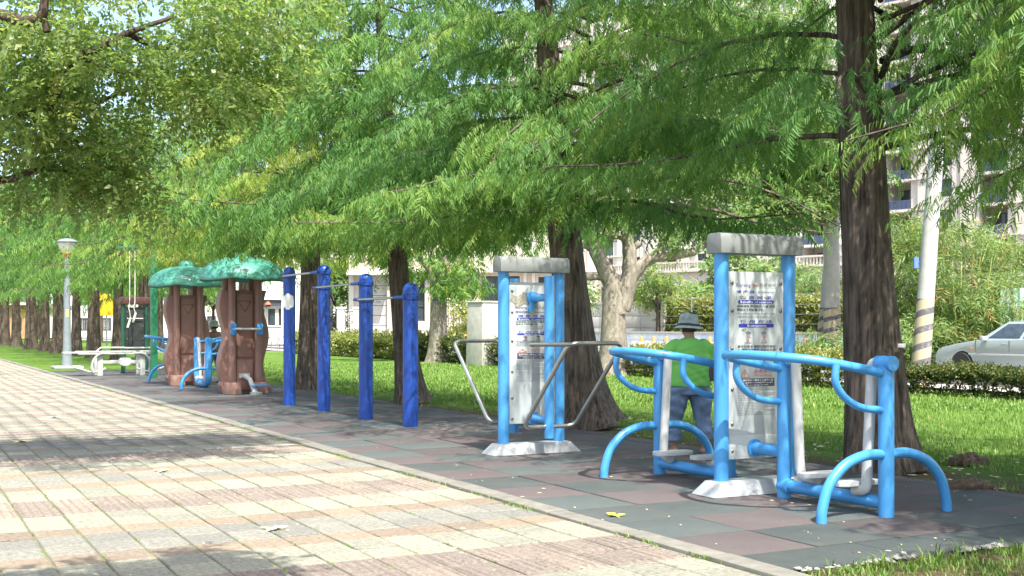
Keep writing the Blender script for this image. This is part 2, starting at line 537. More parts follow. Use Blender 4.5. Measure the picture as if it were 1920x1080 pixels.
M['paver_brown'] = paver_mat('terracotta_paver', (0.28, 0.225, 0.17), (0.40, 0.33, 0.25), 0.1, freq=7)
M['paver_pink'] = paver_mat('pink_striped_paver', (0.285, 0.235, 0.195), (0.42, 0.36, 0.305), 0.35, freq=4.5)

def rubber_mat(name, col, hi):
    m, t, b = nt(name)
    v = coords(t)
    oi = t.nodes.new('ShaderNodeObjectInfo')
    a = t.nodes.new('ShaderNodeAttribute'); a.attribute_name = 'tint'
    ad = t.nodes.new('ShaderNodeMath'); ad.operation = 'ADD'
    t.links.new(oi.outputs['Random'], ad.inputs[0]); t.links.new(a.outputs['Fac'], ad.inputs[1])
    fr = t.nodes.new('ShaderNodeMath'); fr.operation = 'FRACT'
    t.links.new(ad.outputs[0], fr.inputs[0])
    c = ramp(t, noise(t, v, 120, 6, 0.8), [(0.35, col), (0.68, hi)])
    c = mix(t, 1.0, c, ramp(t, fr.outputs[0], [(0.0, (0.75,) * 3), (1.0, (1.25,) * 3)]), 'MULTIPLY')
    dust = ramp(t, noise(t, v, 1.6, 7, 0.7), [(0.4, (0.08,) * 3), (0.75, (0.5,) * 3)])
    c = mix(t, dust, c, (0.13, 0.125, 0.115))
    t.links.new(c, b.inputs['Base Color'])
    b.inputs['Roughness'].default_value = 0.75
    b.inputs['Specular IOR Level'].default_value = 0.4
    bump(t, b, noise(t, v, 200, 3, 0.7), 0.7, 0.006)
    return m
M['rubber_green'] = rubber_mat('green_rubber_tile', (0.038, 0.052, 0.050), (0.085, 0.106, 0.102))
M['rubber_red'] = rubber_mat('maroon_rubber_tile', (0.056, 0.043, 0.043), (0.118, 0.095, 0.093))
M['rubber_dark'] = rubber_mat('dark_rubber_edge', (0.022, 0.034, 0.032), (0.06, 0.08, 0.075))

def stripe_mat():
    m, t, b = nt('striped_pole_paint')
    sep = t.nodes.new('ShaderNodeSeparateXYZ')
    tc = t.nodes.new('ShaderNodeTexCoord')
    t.links.new(tc.outputs['Object'], sep.inputs[0])
    at = t.nodes.new('ShaderNodeMath'); at.operation = 'ARCTAN2'
    t.links.new(sep.outputs[1], at.inputs[0]); t.links.new(sep.outputs[0], at.inputs[1])
    mu = t.nodes.new('ShaderNodeMath'); mu.operation = 'MULTIPLY_ADD'
    mu.inputs[1].default_value = -1 / (2 * pi); 
    t.links.new(at.outputs[0], mu.inputs[0])
    zz = t.nodes.new('ShaderNodeMath'); zz.operation = 'MULTIPLY'; zz.inputs[1].default_value = 2.55
    t.links.new(sep.outputs[2], zz.inputs[0]); t.links.new(zz.outputs[0], mu.inputs[2])
    fr = t.nodes.new('ShaderNodeMath'); fr.operation = 'FRACT'
    mm = t.nodes.new('ShaderNodeMath'); mm.operation = 'MULTIPLY_ADD'
    mm.inputs[1].default_value = 1.0; mm.inputs[2].default_value = 10.0
    t.links.new(mu.outputs[0], mm.inputs[0]); t.links.new(mm.outputs[0], fr.inputs[0])
    k = ramp(t, fr.outputs[0], [(0.0, (0.46, 0.395, 0.26)), (0.6, (0.46, 0.395, 0.26)), (0.62, (0.12, 0.11, 0.13)), (0.98, (0.12, 0.11, 0.13))])
    wear = ramp(t, noise(t, coords(t, 'obj'), 7, 7, 0.7), [(0.5, (0, 0, 0)), (0.75, (0.6,) * 3)])
    t.links.new(mix(t, wear, k, (0.45, 0.40, 0.32)), b.inputs['Base Color'])
    b.inputs['Roughness'].default_value = 0.7
    return m
M['stripes'] = stripe_mat()

# ------------------------------------------------------------------ lettering (made first, while the scene is small)
def text_geo(s, size=1.0, res=1):
    cu = bpy.data.curves.new('lettering', 'FONT')
    cu.body = s
    cu.size = size
    cu.resolution_u = res
    cu.align_x = 'LEFT'
    cu.offset = 0.008
    ob = bpy.data.objects.new('lettering', cu)
    C.objects.link(ob)
    bpy.context.view_layer.update()
    dg = bpy.context.evaluated_depsgraph_get()
    me = bpy.data.meshes.new_from_object(ob.evaluated_get(dg))
    V = [tuple(v.co) for v in me.vertices]
    Fc = [tuple(p.vertices) for p in me.polygons]
    bpy.data.objects.remove(ob)
    bpy.data.curves.remove(cu)
    bpy.data.meshes.remove(me)
    return V, Fc

_TXT = {}
def write(mb, s, a0, a1, b0, b1, fn, mi=0):
    "fit string s into the box a0..a1 (across) by b0..b1 (up) on a flat face given by fn(a, b)"
    if s not in _TXT:
        _TXT[s] = text_geo(s)
    V, Fc = _TXT[s]
    if not V:
        return
    xs = [v[0] for v in V]; ys = [v[1] for v in V]
    x0, x1, y0, y1 = min(xs), max(xs), min(ys), max(ys)
    kx = (a1 - a0) / max(1e-6, x1 - x0); ky = (b1 - b0) / max(1e-6, y1 - y0)
    mb.add([fn(a0 + (v[0] - x0) * kx, b0 + (v[1] - y0) * ky) for v in V], Fc, mi)

for s in ('Xurong', '健身器材', 'Fitness Equipment', '漫 步 器', 'Sprintmaster', '健 身 效 果', 'Benefits of exercise',
          '鍛鍊運動,增強腿肌力量,增進', '腰部以下關節靈活性。', 'Strengthens your leg muscles, and', 'improves lower body flexibility',
          '使 用 方 法', 'Instruction', '雙手扶把手,雙腳站踏於踏板', '上,雙腳自然伸直,前後交叉擺', '注意事項', 'Warning',
          'This equipment is designed for people', '12 years of age or older.', '!', '腰背訓練器', 'D-138', '本器材適合12歲以上之成人使用'):
    _TXT[s] = text_geo(s)
# ================================================================== THE SETTING
def sheet(name, x0, x1, y0, y1, z, mat, cuts=None):
    m = MB()
    m.add([(x0, y0, z), (x1, y0, z), (x1, y1, z), (x0, y1, z)], [(0, 1, 2, 3)])
    o = m.build(name, mat, smooth=0)
    return tag(o, kind='structure')

KERB0, KERB1, RUB1 = 4.50, 4.70, 8.66          # kerb inner / outer edge, far edge of the rubber strip
sheet('ground', -700, 900, -300, 1400, -0.10, M['soil'])
tag(sheet('lawn', 8.62, 21.6, 1.5, 260, -0.022, M['lawn']), 'mown lawn running under the row of trees')
tag(sheet('lawn', 4.70, 8.62, 42.2, 260, -0.020, M['lawn']), 'lawn around the foot of the lamp post')
tag(sheet('lawn', 4.70, 8.62, -3.0, 5.44, -0.020, M['lawn']), 'grass corner at the near end of the rubber strip')
tag(sheet('lawn', 8.62, 21.6, -3.0, 1.5, -0.021, M['lawn']), 'lawn beside the near grass corner')
tag(sheet('lawn', -14.0, -5.0, -5, 260, -0.018, M['lawn']), 'lawn on the far side of the paved path')
sheet('sidewalk', 21.6, 23.2, -30, 300, 0.05, M['walkway'])
sheet('road', 23.3, 32.8, -40, 320, 0.10, M['asphalt'])
sheet('sidewalk', 32.8, 48.0, -40, 320, 0.20, M['walkway'])
mk = MB()
for k in range(40):
    mk.box((28.0, -10 + k * 6.0, 0.103), (0.12, 3.0, 0.004))
tag(mk.build('lane_marking', M['white_paint'], smooth=0), kind='structure')
rk = MB()
for k in range(60):
    rk.box((23.25, -20 + k * 3.0, 0.05), (0.14, 2.98, 0.22))
tag(rk.build('road_kerb', M['kerb'], smooth=0), kind='structure')

# ---- paved path: bands of 0.3 m wide pavers, joints recessed
bed = MB()
bed.box((-0.2, 60, -0.042), (9.4, 136, 0.06))
m_, t_, b_ = nt('mossy_joint_sand')
c_ = ramp(t_, noise(t_, coords(t_), 6, 8, 0.7), [(0.35, (0.10, 0.10, 0.06)), (0.55, (0.16, 0.16, 0.085)), (0.7, (0.15, 0.21, 0.055))])
t_.links.new(c_, b_.inputs['Base Color']); b_.inputs['Roughness'].default_value = 1.0
M['joint'] = m_
pave = bed.build('pavement', M['joint'], smooth=0)
tag(pave, kind='structure')

ROWS = []
y = 8.31 - 0.36 - 3.61 * 2
band = [('grey', .36), ('grey', .36), ('brown', .335), ('yellow', .335), ('yellow', .335), ('pink', .44), ('pink', .44), ('yellow', .335), ('yellow', .335), ('brown', .335)]
while y < 128:
    for kind, d in band:
        ROWS.append((y, d, kind)); y += d

def paver_geo(w, d, kind):
    "top face at z = 0, chamfered edges; pink ones carry ridges"
    g = MB(); c = 0.006; hw, hd = w / 2, d / 2
    V = [(-hw, -hd, -0.05), (hw, -hd, -0.05), (hw, hd, -0.05), (-hw, hd, -0.05),
         (-hw, -hd, -c), (hw, -hd, -c), (hw, hd, -c), (-hw, hd, -c),
         (-hw + c, -hd + c, 0), (hw - c, -hd + c, 0), (hw - c, hd - c, 0), (-hw + c, hd - c, 0)]
    Fq = []
    for a, b in ((0, 4), (4, 8)):
        Fq += [(a + i, a + (i + 1) % 4, b + (i + 1) % 4, b + i) for i in range(4)]
    Fq.append((8, 9, 10, 11))
    g.add(V, Fq)
    if kind == 'pink':
        for k in range(5):
            x = -hw + w * (k + 0.5) / 5
            g.add([(x - .014, -hd + .03, 0.0005), (x + .014, -hd + .03, 0.0005), (x + .014, hd - .03, 0.0005), (x - .014, hd - .03, 0.0005),
                   (x - .006, -hd + .04, 0.006), (x + .006, -hd + .04, 0.006), (x + .006, hd - .04, 0.006), (x - .006, hd - .04, 0.006)],
                  [(0, 1, 5, 4), (1, 2, 6, 5), (2, 3, 7, 6), (3, 0, 4, 7), (4, 5, 6, 7)])
    return g
PW = 0.3
PMESH = {}
for kind, d in set((k, d) for _, d, k in ROWS):
    PMESH[(kind, d)] = paver_geo(PW - 0.017, d - 0.018, kind).mesh('paver', M['paver_' + kind], smooth=0)
cells = []
for (y, d, kind) in ROWS:
    yc = y + d / 2
    for i in range(40):
        x = KERB0 - 0.02 - PW * (i + 0.5)
        if x < -4.6:
            break
        X, Y = x * CT - yc * ST, x * ST + yc * CT
        px = 960 + F * X / max(Y, .1); py = HZ + F * CH / max(Y, .1)
        seen = Y > 1 and -30 < px < 1950 and py < 1095
        cells.append((not seen, Y, x, yc, d, kind))
cells.sort()
def paver_off(x, y):
    r = random.Random(int(x * 1000) * 7919 + int(y * 1000))
    return r.uniform(-.004, .003), r.uniform(-.008, .008), r.uniform(-.008, .008), r.random()
for (_, Y, x, yc, d, kind) in cells[:300]:
    dz, rx, ry, rr = paver_off(x, yc)
    o = put('paver', PMESH[(kind, d)], pave, (x, yc, dz - 0.001))
    o.rotation_euler = (rx, ry, 0)
for kind in ('grey', 'brown', 'yellow', 'pink'):
    V, Q, T = [], [], []
    for (_, Y, x, yc, d, kd) in cells[300:]:
        if kd != kind or (yc > 70 and x < 2):
            continue
        dz, rx, ry, rr = paver_off(x, yc)
        hw, hd = (PW - .012) / 2, (d - .011) / 2
        o = len(V)
        for sx, sy in ((-1, -1), (1, -1), (1, 1), (-1, 1)):
            V.append((x + sx * hw, yc + sy * hd, -0.05))
        for sx, sy in ((-1, -1), (1, -1), (1, 1), (-1, 1)):
            V.append((x + sx * hw, yc + sy * hd, dz - 0.001 + sx * hw * -ry + sy * hd * rx))
        Q += [(o + 4, o + 5, o + 6, o + 7)] + [(o + i, o + (i + 1) % 4, o + 4 + (i + 1) % 4, o + 4 + i) for i in range(4)]
        T += [rr] * 8
    o = put('distant_pavers', np_mesh('distant_pavers', np.array(V), np.array(Q), M['paver_' + kind], T), pave)
    o['kind'] = 'stuff'

# ---- kerb of concrete stones between path and rubber
kerb = MB().box((4.6, 60, -0.09), (0.19, 136, 0.05)).build('kerb', M['joint'], smooth=0)
tag(kerb, kind='structure')
kst = MB().box((0, 0, -0.03), (0.195, 0.985, 0.09)).mesh('kerb_stone', M['kerb'], bevel=0.012)
for k in range(96):
    o = put('kerb_stone', kst, kerb, (4.6 + random.uniform(-.006, .006), -3.5 + k * 1.0, random.uniform(-.006, .004)))
    o.rotation_euler = (random.uniform(-.004, .004), random.uniform(-.02, .02), random.uniform(-.006, .006))

# ---- rubber safety surface laid in square tiles
mat_bed = MB().box((6.68, 23.8, -0.075), (3.93, 36.8, 0.05)).build('rubber_surface', M['soil'], smooth=0)
tag(mat_bed, kind='structure')
TW, TD = 0.742, 0.70
NX = 5
xs_ = [4.72 + 0.0, 5.39, 6.14, 6.89, 7.64, 8.39, 8.66]
tm = {}
def tile_mesh(w, d, col):
    k = (round(w, 3), round(d, 3), col)
    if k not in tm:
        tm[k] = MB().box((0, 0, -0.025), (w - .006, d - .006, 0.05)).mesh('rubber_tile', M['rubber_' + col], bevel=0.004)
    return tm[k]
n_t = 0
tv, tq, tt = {'green': [], 'red': []}, {'green': [], 'red': []}, {'green': [], 'red': []}
for j in range(52):
    y0 = 5.96 + TD * j
    for i in range(6):
        col = 'green' if (i + j) % 2 else 'red'
        if random.random() < 0.12:
            col = 'green' if col == 'red' else 'red'
        w = xs_[i + 1] - xs_[i]
        x = (xs_[i] + xs_[i + 1]) / 2
        dz = random.uniform(-.003, .003)
        if n_t < 300:
            o = put('rubber_tile', tile_mesh(w, TD, col), mat_bed, (x, y0 + TD / 2, dz))
            o.rotation_euler = (random.uniform(-.004, .004), random.uniform(-.004, .004), random.uniform(-.004, .004))
            n_t += 1
        else:
            o_ = MB().box((x, y0 + TD / 2, -0.025 + dz), (w - .006, TD - .006, 0.05))
            b0 = len(tv[col]); tv[col] += o_.v; tq[col] += [tuple(q + b0 for q in f) for f in o_.f]; tt[col] += [random.random()] * 8
for col in ('green', 'red'):
    if tv[col]:
        o = put('distant_tiles', np_mesh('distant_tiles', np.array(tv[col]), np.array(tq[col]), M['rubber_' + col], tt[col]), mat_bed)
        o['kind'] = 'stuff'
edge = MB()
for i in range(4):
    edge.box((4.72 + 0.985 * (i + .5), 5.70, -0.027), (0.979, 0.505, 0.05))
edge.build('edge_strip', M['rubber_dark'], mat_bed, bevel=0.004, world=True)
edge = MB()
edge.box((6.69, 42.45, -0.027), (3.9, 0.3, 0.05))
edge.build('edge_strip', M['rubber_dark'], mat_bed, bevel=0.004, world=True)

# ------------------------------------------------------------------ buildings beyond the street
def window(parent, x, y, z, w, h, mull=1, trans=1, fm=None, rails=0.07):
    m = MB(); t = rails
    m.box((x - w / 2 + t / 2, y, z + h / 2), (t, .12, h)); m.box((x + w / 2 - t / 2, y, z + h / 2), (t, .12, h))
    m.box((x, y, z + h - t / 2), (w - 2 * t - .004, .12, t)); m.box((x, y, z + t / 2), (w - 2 * t - .004, .12, t))
    for k in range(mull):
        m.box((x - w / 2 + w * (k + 1) / (mull + 1), y + .01, z + h / 2), (t * .7, .08, h - 2 * t - .004))
    for k in range(trans):
        m.box((x, y + .014, z + h * (k + 1) / (trans + 1) * 0.7), (w - 2 * t - .01, .06, t * .7))
    o = m.build('window', fm or M['frame_dark'], parent, smooth=0)
    MB().box((x, y + .05, z + h / 2), (w - 2 * t, .02, h - 2 * t)).build('pane', M['glass_dark'], o, smooth=0)
    return o

# tall apartment block
apt = thing('apartment_block', 'tall cream apartment block with slate blue balcony railings behind the trees', 'building', (0, 0, 0))
p0 = pw(1660, 616, 130); apt.location = (p0.x, p0.y, 0.2); apt.rotation_euler = (0, 0, -TH - radians(44.5))
Z0, SH, NF, MOD = 7.6, 3.25, 11, 10.4
ws, tr = MB(), MB()
xa, xb = -MOD * 6, MOD * 3
ws.box(((xa + xb) / 2, 8.0, Z0 + NF * SH / 2), (xb - xa, 10, NF * SH))
for k in range(-6, 3):
    x0 = k * MOD
    H = NF * SH
    ws.box((x0 + 2.95 + 1.55, 1.49, Z0 + H / 2), (3.1, 2.98, H))
    ws.box((x0 + 7.5 + 1.45, 1.49, Z0 + H / 2), (2.9, 2.98, H))
    tr.box((x0 + 4.5, -0.15, Z0 + H / 2), (1.3, .3, H))
    tr.box((x0 + 9.0, -0.12, Z0 + H / 2), (1.0, .24, H))
    for j in range(NF):
        z = Z0 + j * SH
        ws.box((x0 + 6.77, 1.55, z + .55), (1.44, 2.8, 1.1))           # sill wall under the window
        ws.box((x0 + 6.77, 1.55, z + 3.1), (1.44, 2.8, .3))
        ws.box((x0 + 1.47, 1.2, z - .12), (2.93, 2.9, .3))             # balcony floor
        tr.box((x0 + 3.0 + 1.5, -.22, z - .1), (3.4, .5, .16))
ws.build('wall', M['wall_cream'], apt, smooth=0)
tr.build('cornice', M['trim'], apt, smooth=0)
bal = MB()
for kk in range(19):
    bal.box((0.08 + kk * .152, 0, .48), (.055, .05, .84))
bal.box((1.46, .03, .92), (2.9, .08, .07)); bal.box((1.46, .03, .06), (2.9, .09, .09)); bal.box((1.46, .05, .5), (2.9, .02, .78))
balm = bal.mesh('balcony_railing', M['rail_navy'], smooth=0)
wproto = None
for k in range(-5, 2):
    for j in range(NF - 1):
        X_, Y_ = (k * MOD), 0
        z = Z0 + j * SH
        put('balcony_railing', balm, apt, (k * MOD, -.22, z + .05))
        if wproto is None:
            wproto = window(apt, 0, 0, 0, 1.42, 1.8)
            dproto = window(apt, 0, 0, 0, 2.3, 2.35, mull=1, trans=0)
            a, b = wproto, dproto
        else:
            a = copy_tree(wproto); b = copy_tree(dproto)
        a.location = (k * MOD + 6.77, .35, z + 1.13)
        b.location = (k * MOD + 1.6, 2.85, z + .08)
# podium with a balustrade
pod = thing('podium_building', 'low cream podium wing with a stone balustrade and dark openings below the tall block', 'building', (0, 0, 0))
pod.location = apt.location; pod.rotation_euler = apt.rotation_euler
pb, pt, pd = MB(), MB(), MB()
pb.box((-30, -3.4, 7.2), (66, 6.6, 1.5)); pb.box((-30, -1.6, 3.2), (66, 3.0, 6.5))
for k in range(14):
    x = -61 + k * 4.8
    pb.box((x, -5.0, 3.2), (1.5, 3.3, 6.5))
    pt.box((x, -6.75, 3.2), (1.0, .2, 6.5)); pt.box((x, -6.8, 6.2), (1.7, .4, .35))
pt.box((-30, -6.6, 8.05), (66.4, .9, .25)); pt.box((-30, -6.5, 9.1), (66.4, .45, .2))
for k in range(165):
    pd.box((-62.6 + k * .4, -6.5, 8.59), (.17, .17, .80))
pb.build('wall', M['wall_cream'], pod, smooth=0)
pt.build('cornice', M['trim'], pod, smooth=0)
o = pd.build('balusters', M['trim'], pod, smooth=0); o['kind'] = 'stuff'
w0 = None
for k in range(13):
    x = -61 + 2.4 + k * 4.8
    if w0 is None:
        w0 = window(pod, 0, 0, 0, 3.0, 4.6, mull=2, trans=1); w = w0
    else:
        w = copy_tree(w0)
    w.location = (x, -3.2, .6)

# beige stone house with garage door, left of the middle
hs = thing('stone_house', 'beige stone townhouse with numbered garage door and dark tall windows', 'building')
p0 = pw(830, 616, 86); hs.location = (p0.x, p0.y, 0.2); hs.rotation_euler = (0, 0, -TH - radians(6))
S = 86 / F            # metres per photo pixel at the front
hw_, ht_ = MB(), MB()
def hx(px): return (px - 830) * S
def hz_(py): return CH + (HZ - py) * S - .2
ztop = hz_(430)
def wallrun(a, b, z0, z1, y=0.0):
    hw_.box(((hx(a) + hx(b)) / 2, y + .5, (z0 + z1) / 2), (hx(b) - hx(a), 1.0, z1 - z0))
hw_.box(((hx(650) + hx(1120)) / 2, 5.0, ztop / 2), (hx(1120) - hx(650), 7.9, ztop))
runs = [(650, 678), (724, 778), (796, 806), (838, 862), (874, 903), (975, 1010), (1024, 1052), (1100, 1120)]
for a, b in runs:
    wallrun(a, b, 0, ztop)
for a, b, z1 in [(678, 724, hz_(516)), (778, 796, hz_(520)), (806, 838, hz_(520)), (862, 874, hz_(525)), (903, 975, hz_(518)), (1010, 1024, hz_(520)), (1052, 1100, hz_(520))]:
    hw_.box(((hx(a) + hx(b)) / 2, .5, (z1 + ztop) / 2), (hx(b) - hx(a) - .004, .98, ztop - z1))
for a, b, z0 in [(778, 796, hz_(602)), (862, 874, hz_(563)), (903, 975, hz_(566)), (1010, 1024, hz_(600)), (1052, 1100, hz_(566))]:
    hw_.box(((hx(a) + hx(b)) / 2, .5, z0 / 2), (hx(b) - hx(a) - .004, .98, z0))
for k in range(10):
    px = 656 + k * 50
    if any(a + 4 < px < b - 4 for a, b in runs):
        ht_.box((hx(px), -.08, ztop / 2), (.35, .16, ztop))
for a, b in ((842, 848), (852, 858), (878, 884), (890, 897), (982, 988), (998, 1004)):
    ht_.box((hx((a + b) / 2), -.06, ztop / 2), ((b - a) * S, .12, ztop))
ht_.box(((hx(650) + hx(1120)) / 2, -.3, hz_(508)), (hx(1120) - hx(650), .7, .28))
ht_.box(((hx(655) + hx(730)) / 2, -.7, hz_(513)), (hx(730) - hx(655), 1.5, .22))
hw_.build('wall', M['wall_beige'], hs, smooth=0)
ht_.build('cornice', M['trim'], hs, smooth=0)
gd = MB()
nz = 7
for k in range(nz):
    z0, z1 = hz_(610) * 0 + k * hz_(516) / nz, (k + 1) * hz_(516) / nz
    gd.box(((hx(678) + hx(724)) / 2, .42, (z0 + z1) / 2), (hx(724) - hx(678) - .01, .1, z1 - z0 - .035))
gdo = gd.build('garage_door', M['garage'], hs, smooth=0)
tx = MB(); write(tx, 'D-138', hx(693), hx(709), hz_(568), hz_(563.5), lambda a, b: (a, .366, b))
tx.build('lettering', M['ink_dark'], gdo, smooth=0)
for a, b, t0, t1, mu in [(778, 796, 602, 520, 0), (806, 838, 604, 520, 1), (862, 874, 563, 525, 0), (903, 975, 566, 518, 2), (1010, 1024, 600, 520, 0), (1052, 1100, 566, 520, 1)]:
    window(hs, hx((a + b) / 2), .35, hz_(t0), hx(b) - hx(a) - .02, hz_(t1) - hz_(t0) - .02, mu, 1, rails=.1)

# white shop with glazed entrance
sp = thing('white_shop', 'white shopfront with dark glazed entrance door seen beside the blue posts', 'building')
p0 = pw(500, 616, 92); sp.location = (p0.x, p0.y, .2); sp.rotation_euler = (0, 0, -TH)
S2 = 92 / F
sx = lambda px: (px - 500) * S2
sz = lambda py: CH + (HZ - py) * S2 - .2
w = MB()
w.box(((sx(430) + sx(600)) / 2, 3.5, sz(430) / 2 + sz(562) / 2), (sx(600) - sx(430), 7, sz(430) - sz(562)))
w.box(((sx(430) + sx(472)) / 2, 3.5, sz(562) / 2), (sx(472) - sx(430), 7, sz(562)))
w.box(((sx(528) + sx(600)) / 2, 3.5, sz(562) / 2), (sx(600) - sx(528), 7, sz(562)))
w.box(((sx(472) + sx(528)) / 2, 3.5, sz(615) / 2), (sx(528) - sx(472), 7, sz(615)))
w.build('wall', M['wall_white'], sp, smooth=0)
MB().box((sx(500), .3, sz(568)), (sx(528) - sx(472) - .02, .3, sz(562) - sz(574))).build('fascia', M['frame_dark'], sp, smooth=0)
for a, b in ((472, 497), (497, 517), (517, 528)):
    window(sp, sx((a + b) / 2), .5, sz(613), sx(b) - sx(a) - .02, sz(576) - sz(613), 0 if b - a < 22 else 1, 0, fm=M['trim'], rails=.12)
MB().lathe([(.0, .25), (.12, .2), (.28, .0), (.0, -.02)], (sx(503), -.1, sz(571)), 10).build('lamp', M['lamp_red'], sp)

# pale far houses behind the trunks on the left
def far_house(label, pa, pb, ytop, Y, mat, nwin, base=0.2):
    h = thing('far_house', label, 'building')
    q = pw((pa + pb) / 2, 616, Y); h.location = (q.x, q.y, base); h.rotation_euler = (0, 0, -TH)
    s = Y / F; W = (pb - pa) * s; H = CH + (HZ - ytop) * s
    m = MB().box((0, 4, H / 2), (W, 8, H)); m.build('wall', mat, h, smooth=0)
    MB().box((0, 3.6, H + .15), (W + .8, 9, .3)).build('roof', M['trim'], h, smooth=0)
    for k in range(nwin):
        x = -W / 2 + W * (k + .5) / nwin
        window(h, x, -.04, 1.0, W / nwin * .45, 1.7, 1, 0)
        if H > 7:
            window(h, x, -.04, 4.6, W / nwin * .45, 1.7, 1, 0)
    return h
far_house('low orange brick house behind the trunks at the far left', -60, 48, 575, 150, M['brick_orange'], 4)
far_house('pale two-storey house between the lamp post and the green board', 60, 300, 470, 165, M['wall_white'], 6)
far_house('white house behind the mushroom-roofed exercise stations', 305, 452, 500, 140, M['wall_white'], 4)
far_house('white building across the street behind the tall pull-up posts', 545, 652, 440, 150, M['wall_white'], 3)

# ---- boundary walls and fences on the far pavement
def along_seg(pa, pb, t): return along(pa, t), along(pb, t)
WT = 34.5
ya, yb = along(1055, WT), along(1243, WT)
wl = thing('boundary_wall', 'cream panelled boundary wall behind the pale-barked tree', 'wall', (WT, (ya + yb) / 2, .2))
MB().box((0.12, 0, 1.27), (.2, abs(ya - yb), 2.54)).build('core', M['trim'], wl, smooth=0)
nseg = 5
pm = MB().box((0, 0, 0), (.05, abs(ya - yb) / nseg - .03, .60)).mesh('panel', M['wall_cream'], bevel=.01)
for r_ in range(4):
    for k in range(nseg):
        put('panel', pm, wl, (0, -abs(ya - yb) / 2 + abs(ya - yb) / nseg * (k + .5), .32 + r_ * .625))
MB().box((.1, 0, 2.6), (.34, abs(ya - yb), .1)).build('coping', M['trim'], wl, smooth=0)

ba, bb = along(1000, 33.4), along(1640, 33.4)
br_ = thing('low_barrier', 'low pale blue block barrier along the far pavement behind the orange posts', 'barrier', (33.4, (ba + bb) / 2, .2))
L = abs(ba - bb)
MB().box((.05, 0, .5), (.3, L, 1.0)).build('core', M['white_paint'], br_, smooth=0)
nb = 26
bmh = [MB().box((0, 0, 0), (.04, L / nb - .05, .29)).mesh('block', m__, bevel=.01) for m__ in (M['mural'], M['white_paint'])]
for r_ in range(3):
    for k in range(nb):
        put('block', bmh[random.random() < .45], br_, (-.11, -L / 2 + L / nb * (k + .5 * (1 + .0)), .18 + r_ * .32))
MB().box((.02, 0, 1.04), (.4, L, .08)).build('coping', M['trim'], br_, smooth=0)

bol = None
for i, px in enumerate((1203, 1226, 1250, 1331, 1372, 1512)):
    if bol is None:
        bol = thing('traffic_bollard', 'x', 'bollard', group='orange bollards along the far kerb')
        MB().lathe([(.17, 0), (.17, .05), (.07, .09), (.055, .72), (.03, .76), (0, .77)], n=12).build('post', M['orange'], bol)
        MB().lathe([(.066, .28), (.064, .36)], n=12).build('band', M['white_paint'], bol)
        MB().lathe([(.063, .48), (.061, .56)], n=12).build('band', M['white_paint'], bol)
        b = bol
    else:
        b = copy_tree(bol)
    b.location = (32.4, along(px, 32.4), .1)
    b.scale = (1.4, 1.4, 1.25)
    b['label'] = ('orange and white bollard farthest left of the row before the pale barrier', 'second orange bollard from the left before the pale barrier',
                  'orange bollard just left of the man in the hat', 'orange bollard just right of the man in the hat', 'orange bollard behind the blue signboard post',
                  'orange bollard nearest the striped leaning poles')[i]

# wire fence in front of the clipped screen hedge
fa, fb = along(1243, WT - .1), along(1640, WT - .1)
fe = thing('wire_fence', 'thin grey wire fence in front of the tall clipped screen hedge', 'fence', (WT - .1, (fa + fb) / 2, .2))
L = abs(fa - fb)
for k in range(7):
    MB().tube([(0, -L / 2 + L * k / 6, 0), (0, -L / 2 + L * k / 6, 2.75)], .045, 6).build('post', M['grey_coat'], fe)
MB().box((0, 0, .45), (.22, L, .9)).build('plinth', M['concrete'], fe, smooth=0)
wr = MB()
for k in range(5):
    wr.tube([(0, -L / 2, 1.0 + k * .42), (0, L / 2, 1.0 + k * .42)], .012, 4)
wr.build('wires', M['grey_coat'], fe)

# white picket barrier and iron fence before the stone house
pk = thing('picket_fence', 'low white picket rail in front of the stone house shrubs', 'fence')
q = pw(740, 616, 74); pk.location = (q.x, q.y, .1); pk.rotation_euler = (0, 0, -TH - radians(8))
m = MB(); pkm = MB().box((0, 0, .42), (.16, .06, .84)).mesh('picket', M['white_paint'], bevel=.01)
for k in range(34):
    put('picket', pkm, pk, (-4.6 + k * .28, 0, .1))
MB().box((0, .06, .85), (9.6, .06, .09)).box((0, .06, .4), (9.6, .06, .09)).build('rail', M['white_paint'], pk, smooth=0)
ir = thing('iron_fence', 'black scrollwork iron fence between white pillars left of the garage', 'fence')
q = pw(640, 616, 82); ir.location = (q.x, q.y, .2); ir.rotation_euler = (0, 0, -TH - radians(6))
S3 = 82 / F
for px in (606, 640, 672):
    MB().box(((px - 640) * S3, 0, 1.3), (.5, .5, 2.6)).box(((px - 640) * S3, 0, 2.66), (.62, .62, .12)).build('pillar', M['wall_white'], ir, smooth=0)
g = MB()
for a, b in ((606, 640), (640, 672)):
    x0, x1 = (a - 640) * S3 + .26, (b - 640) * S3 - .26
    for k in range(5):
        x = x0 + (x1 - x0) * k / 4
        g.tube([(x, 0, .5), (x, 0, 2.4)], .02, 4)
    for k in range(6):
        xx = x0 + (x1 - x0) * ((k % 2) + .5) / 2; zz = .85 + (k // 2) * .55
        g.tube([(xx + .2 * cos(2 * pi * q / 8), 0, zz + .24 * sin(2 * pi * q / 8)) for q in range(8)], .018, 4, closed=True)
    g.box(((x0 + x1) / 2, 0, 2.4), (x1 - x0, .05, .05)); g.box(((x0 + x1) / 2, 0, .5), (x1 - x0, .05, .05))
g.build('ironwork', M['iron'], ir, smooth=0)
ir2 = thing('iron_fence', 'black iron fence with curled tops beside the grey concrete block', 'fence')
q = pw(875, 616, 82); ir2.location = (q.x, q.y, .2); ir2.rotation_euler = (0, 0, -TH - radians(6))
g = MB()
for k in range(18):
    x = -1.7 + k * .2
    g.tube([(x, 0, .2), (x, 0, 2.7), (x + .1, 0, 2.85), (x + .2, 0, 2.7)], .022, 4)
g.box((0, .0, 2.45), (3.6, .04, .05)); g.box((0, 0, .3), (3.6, .04, .05))
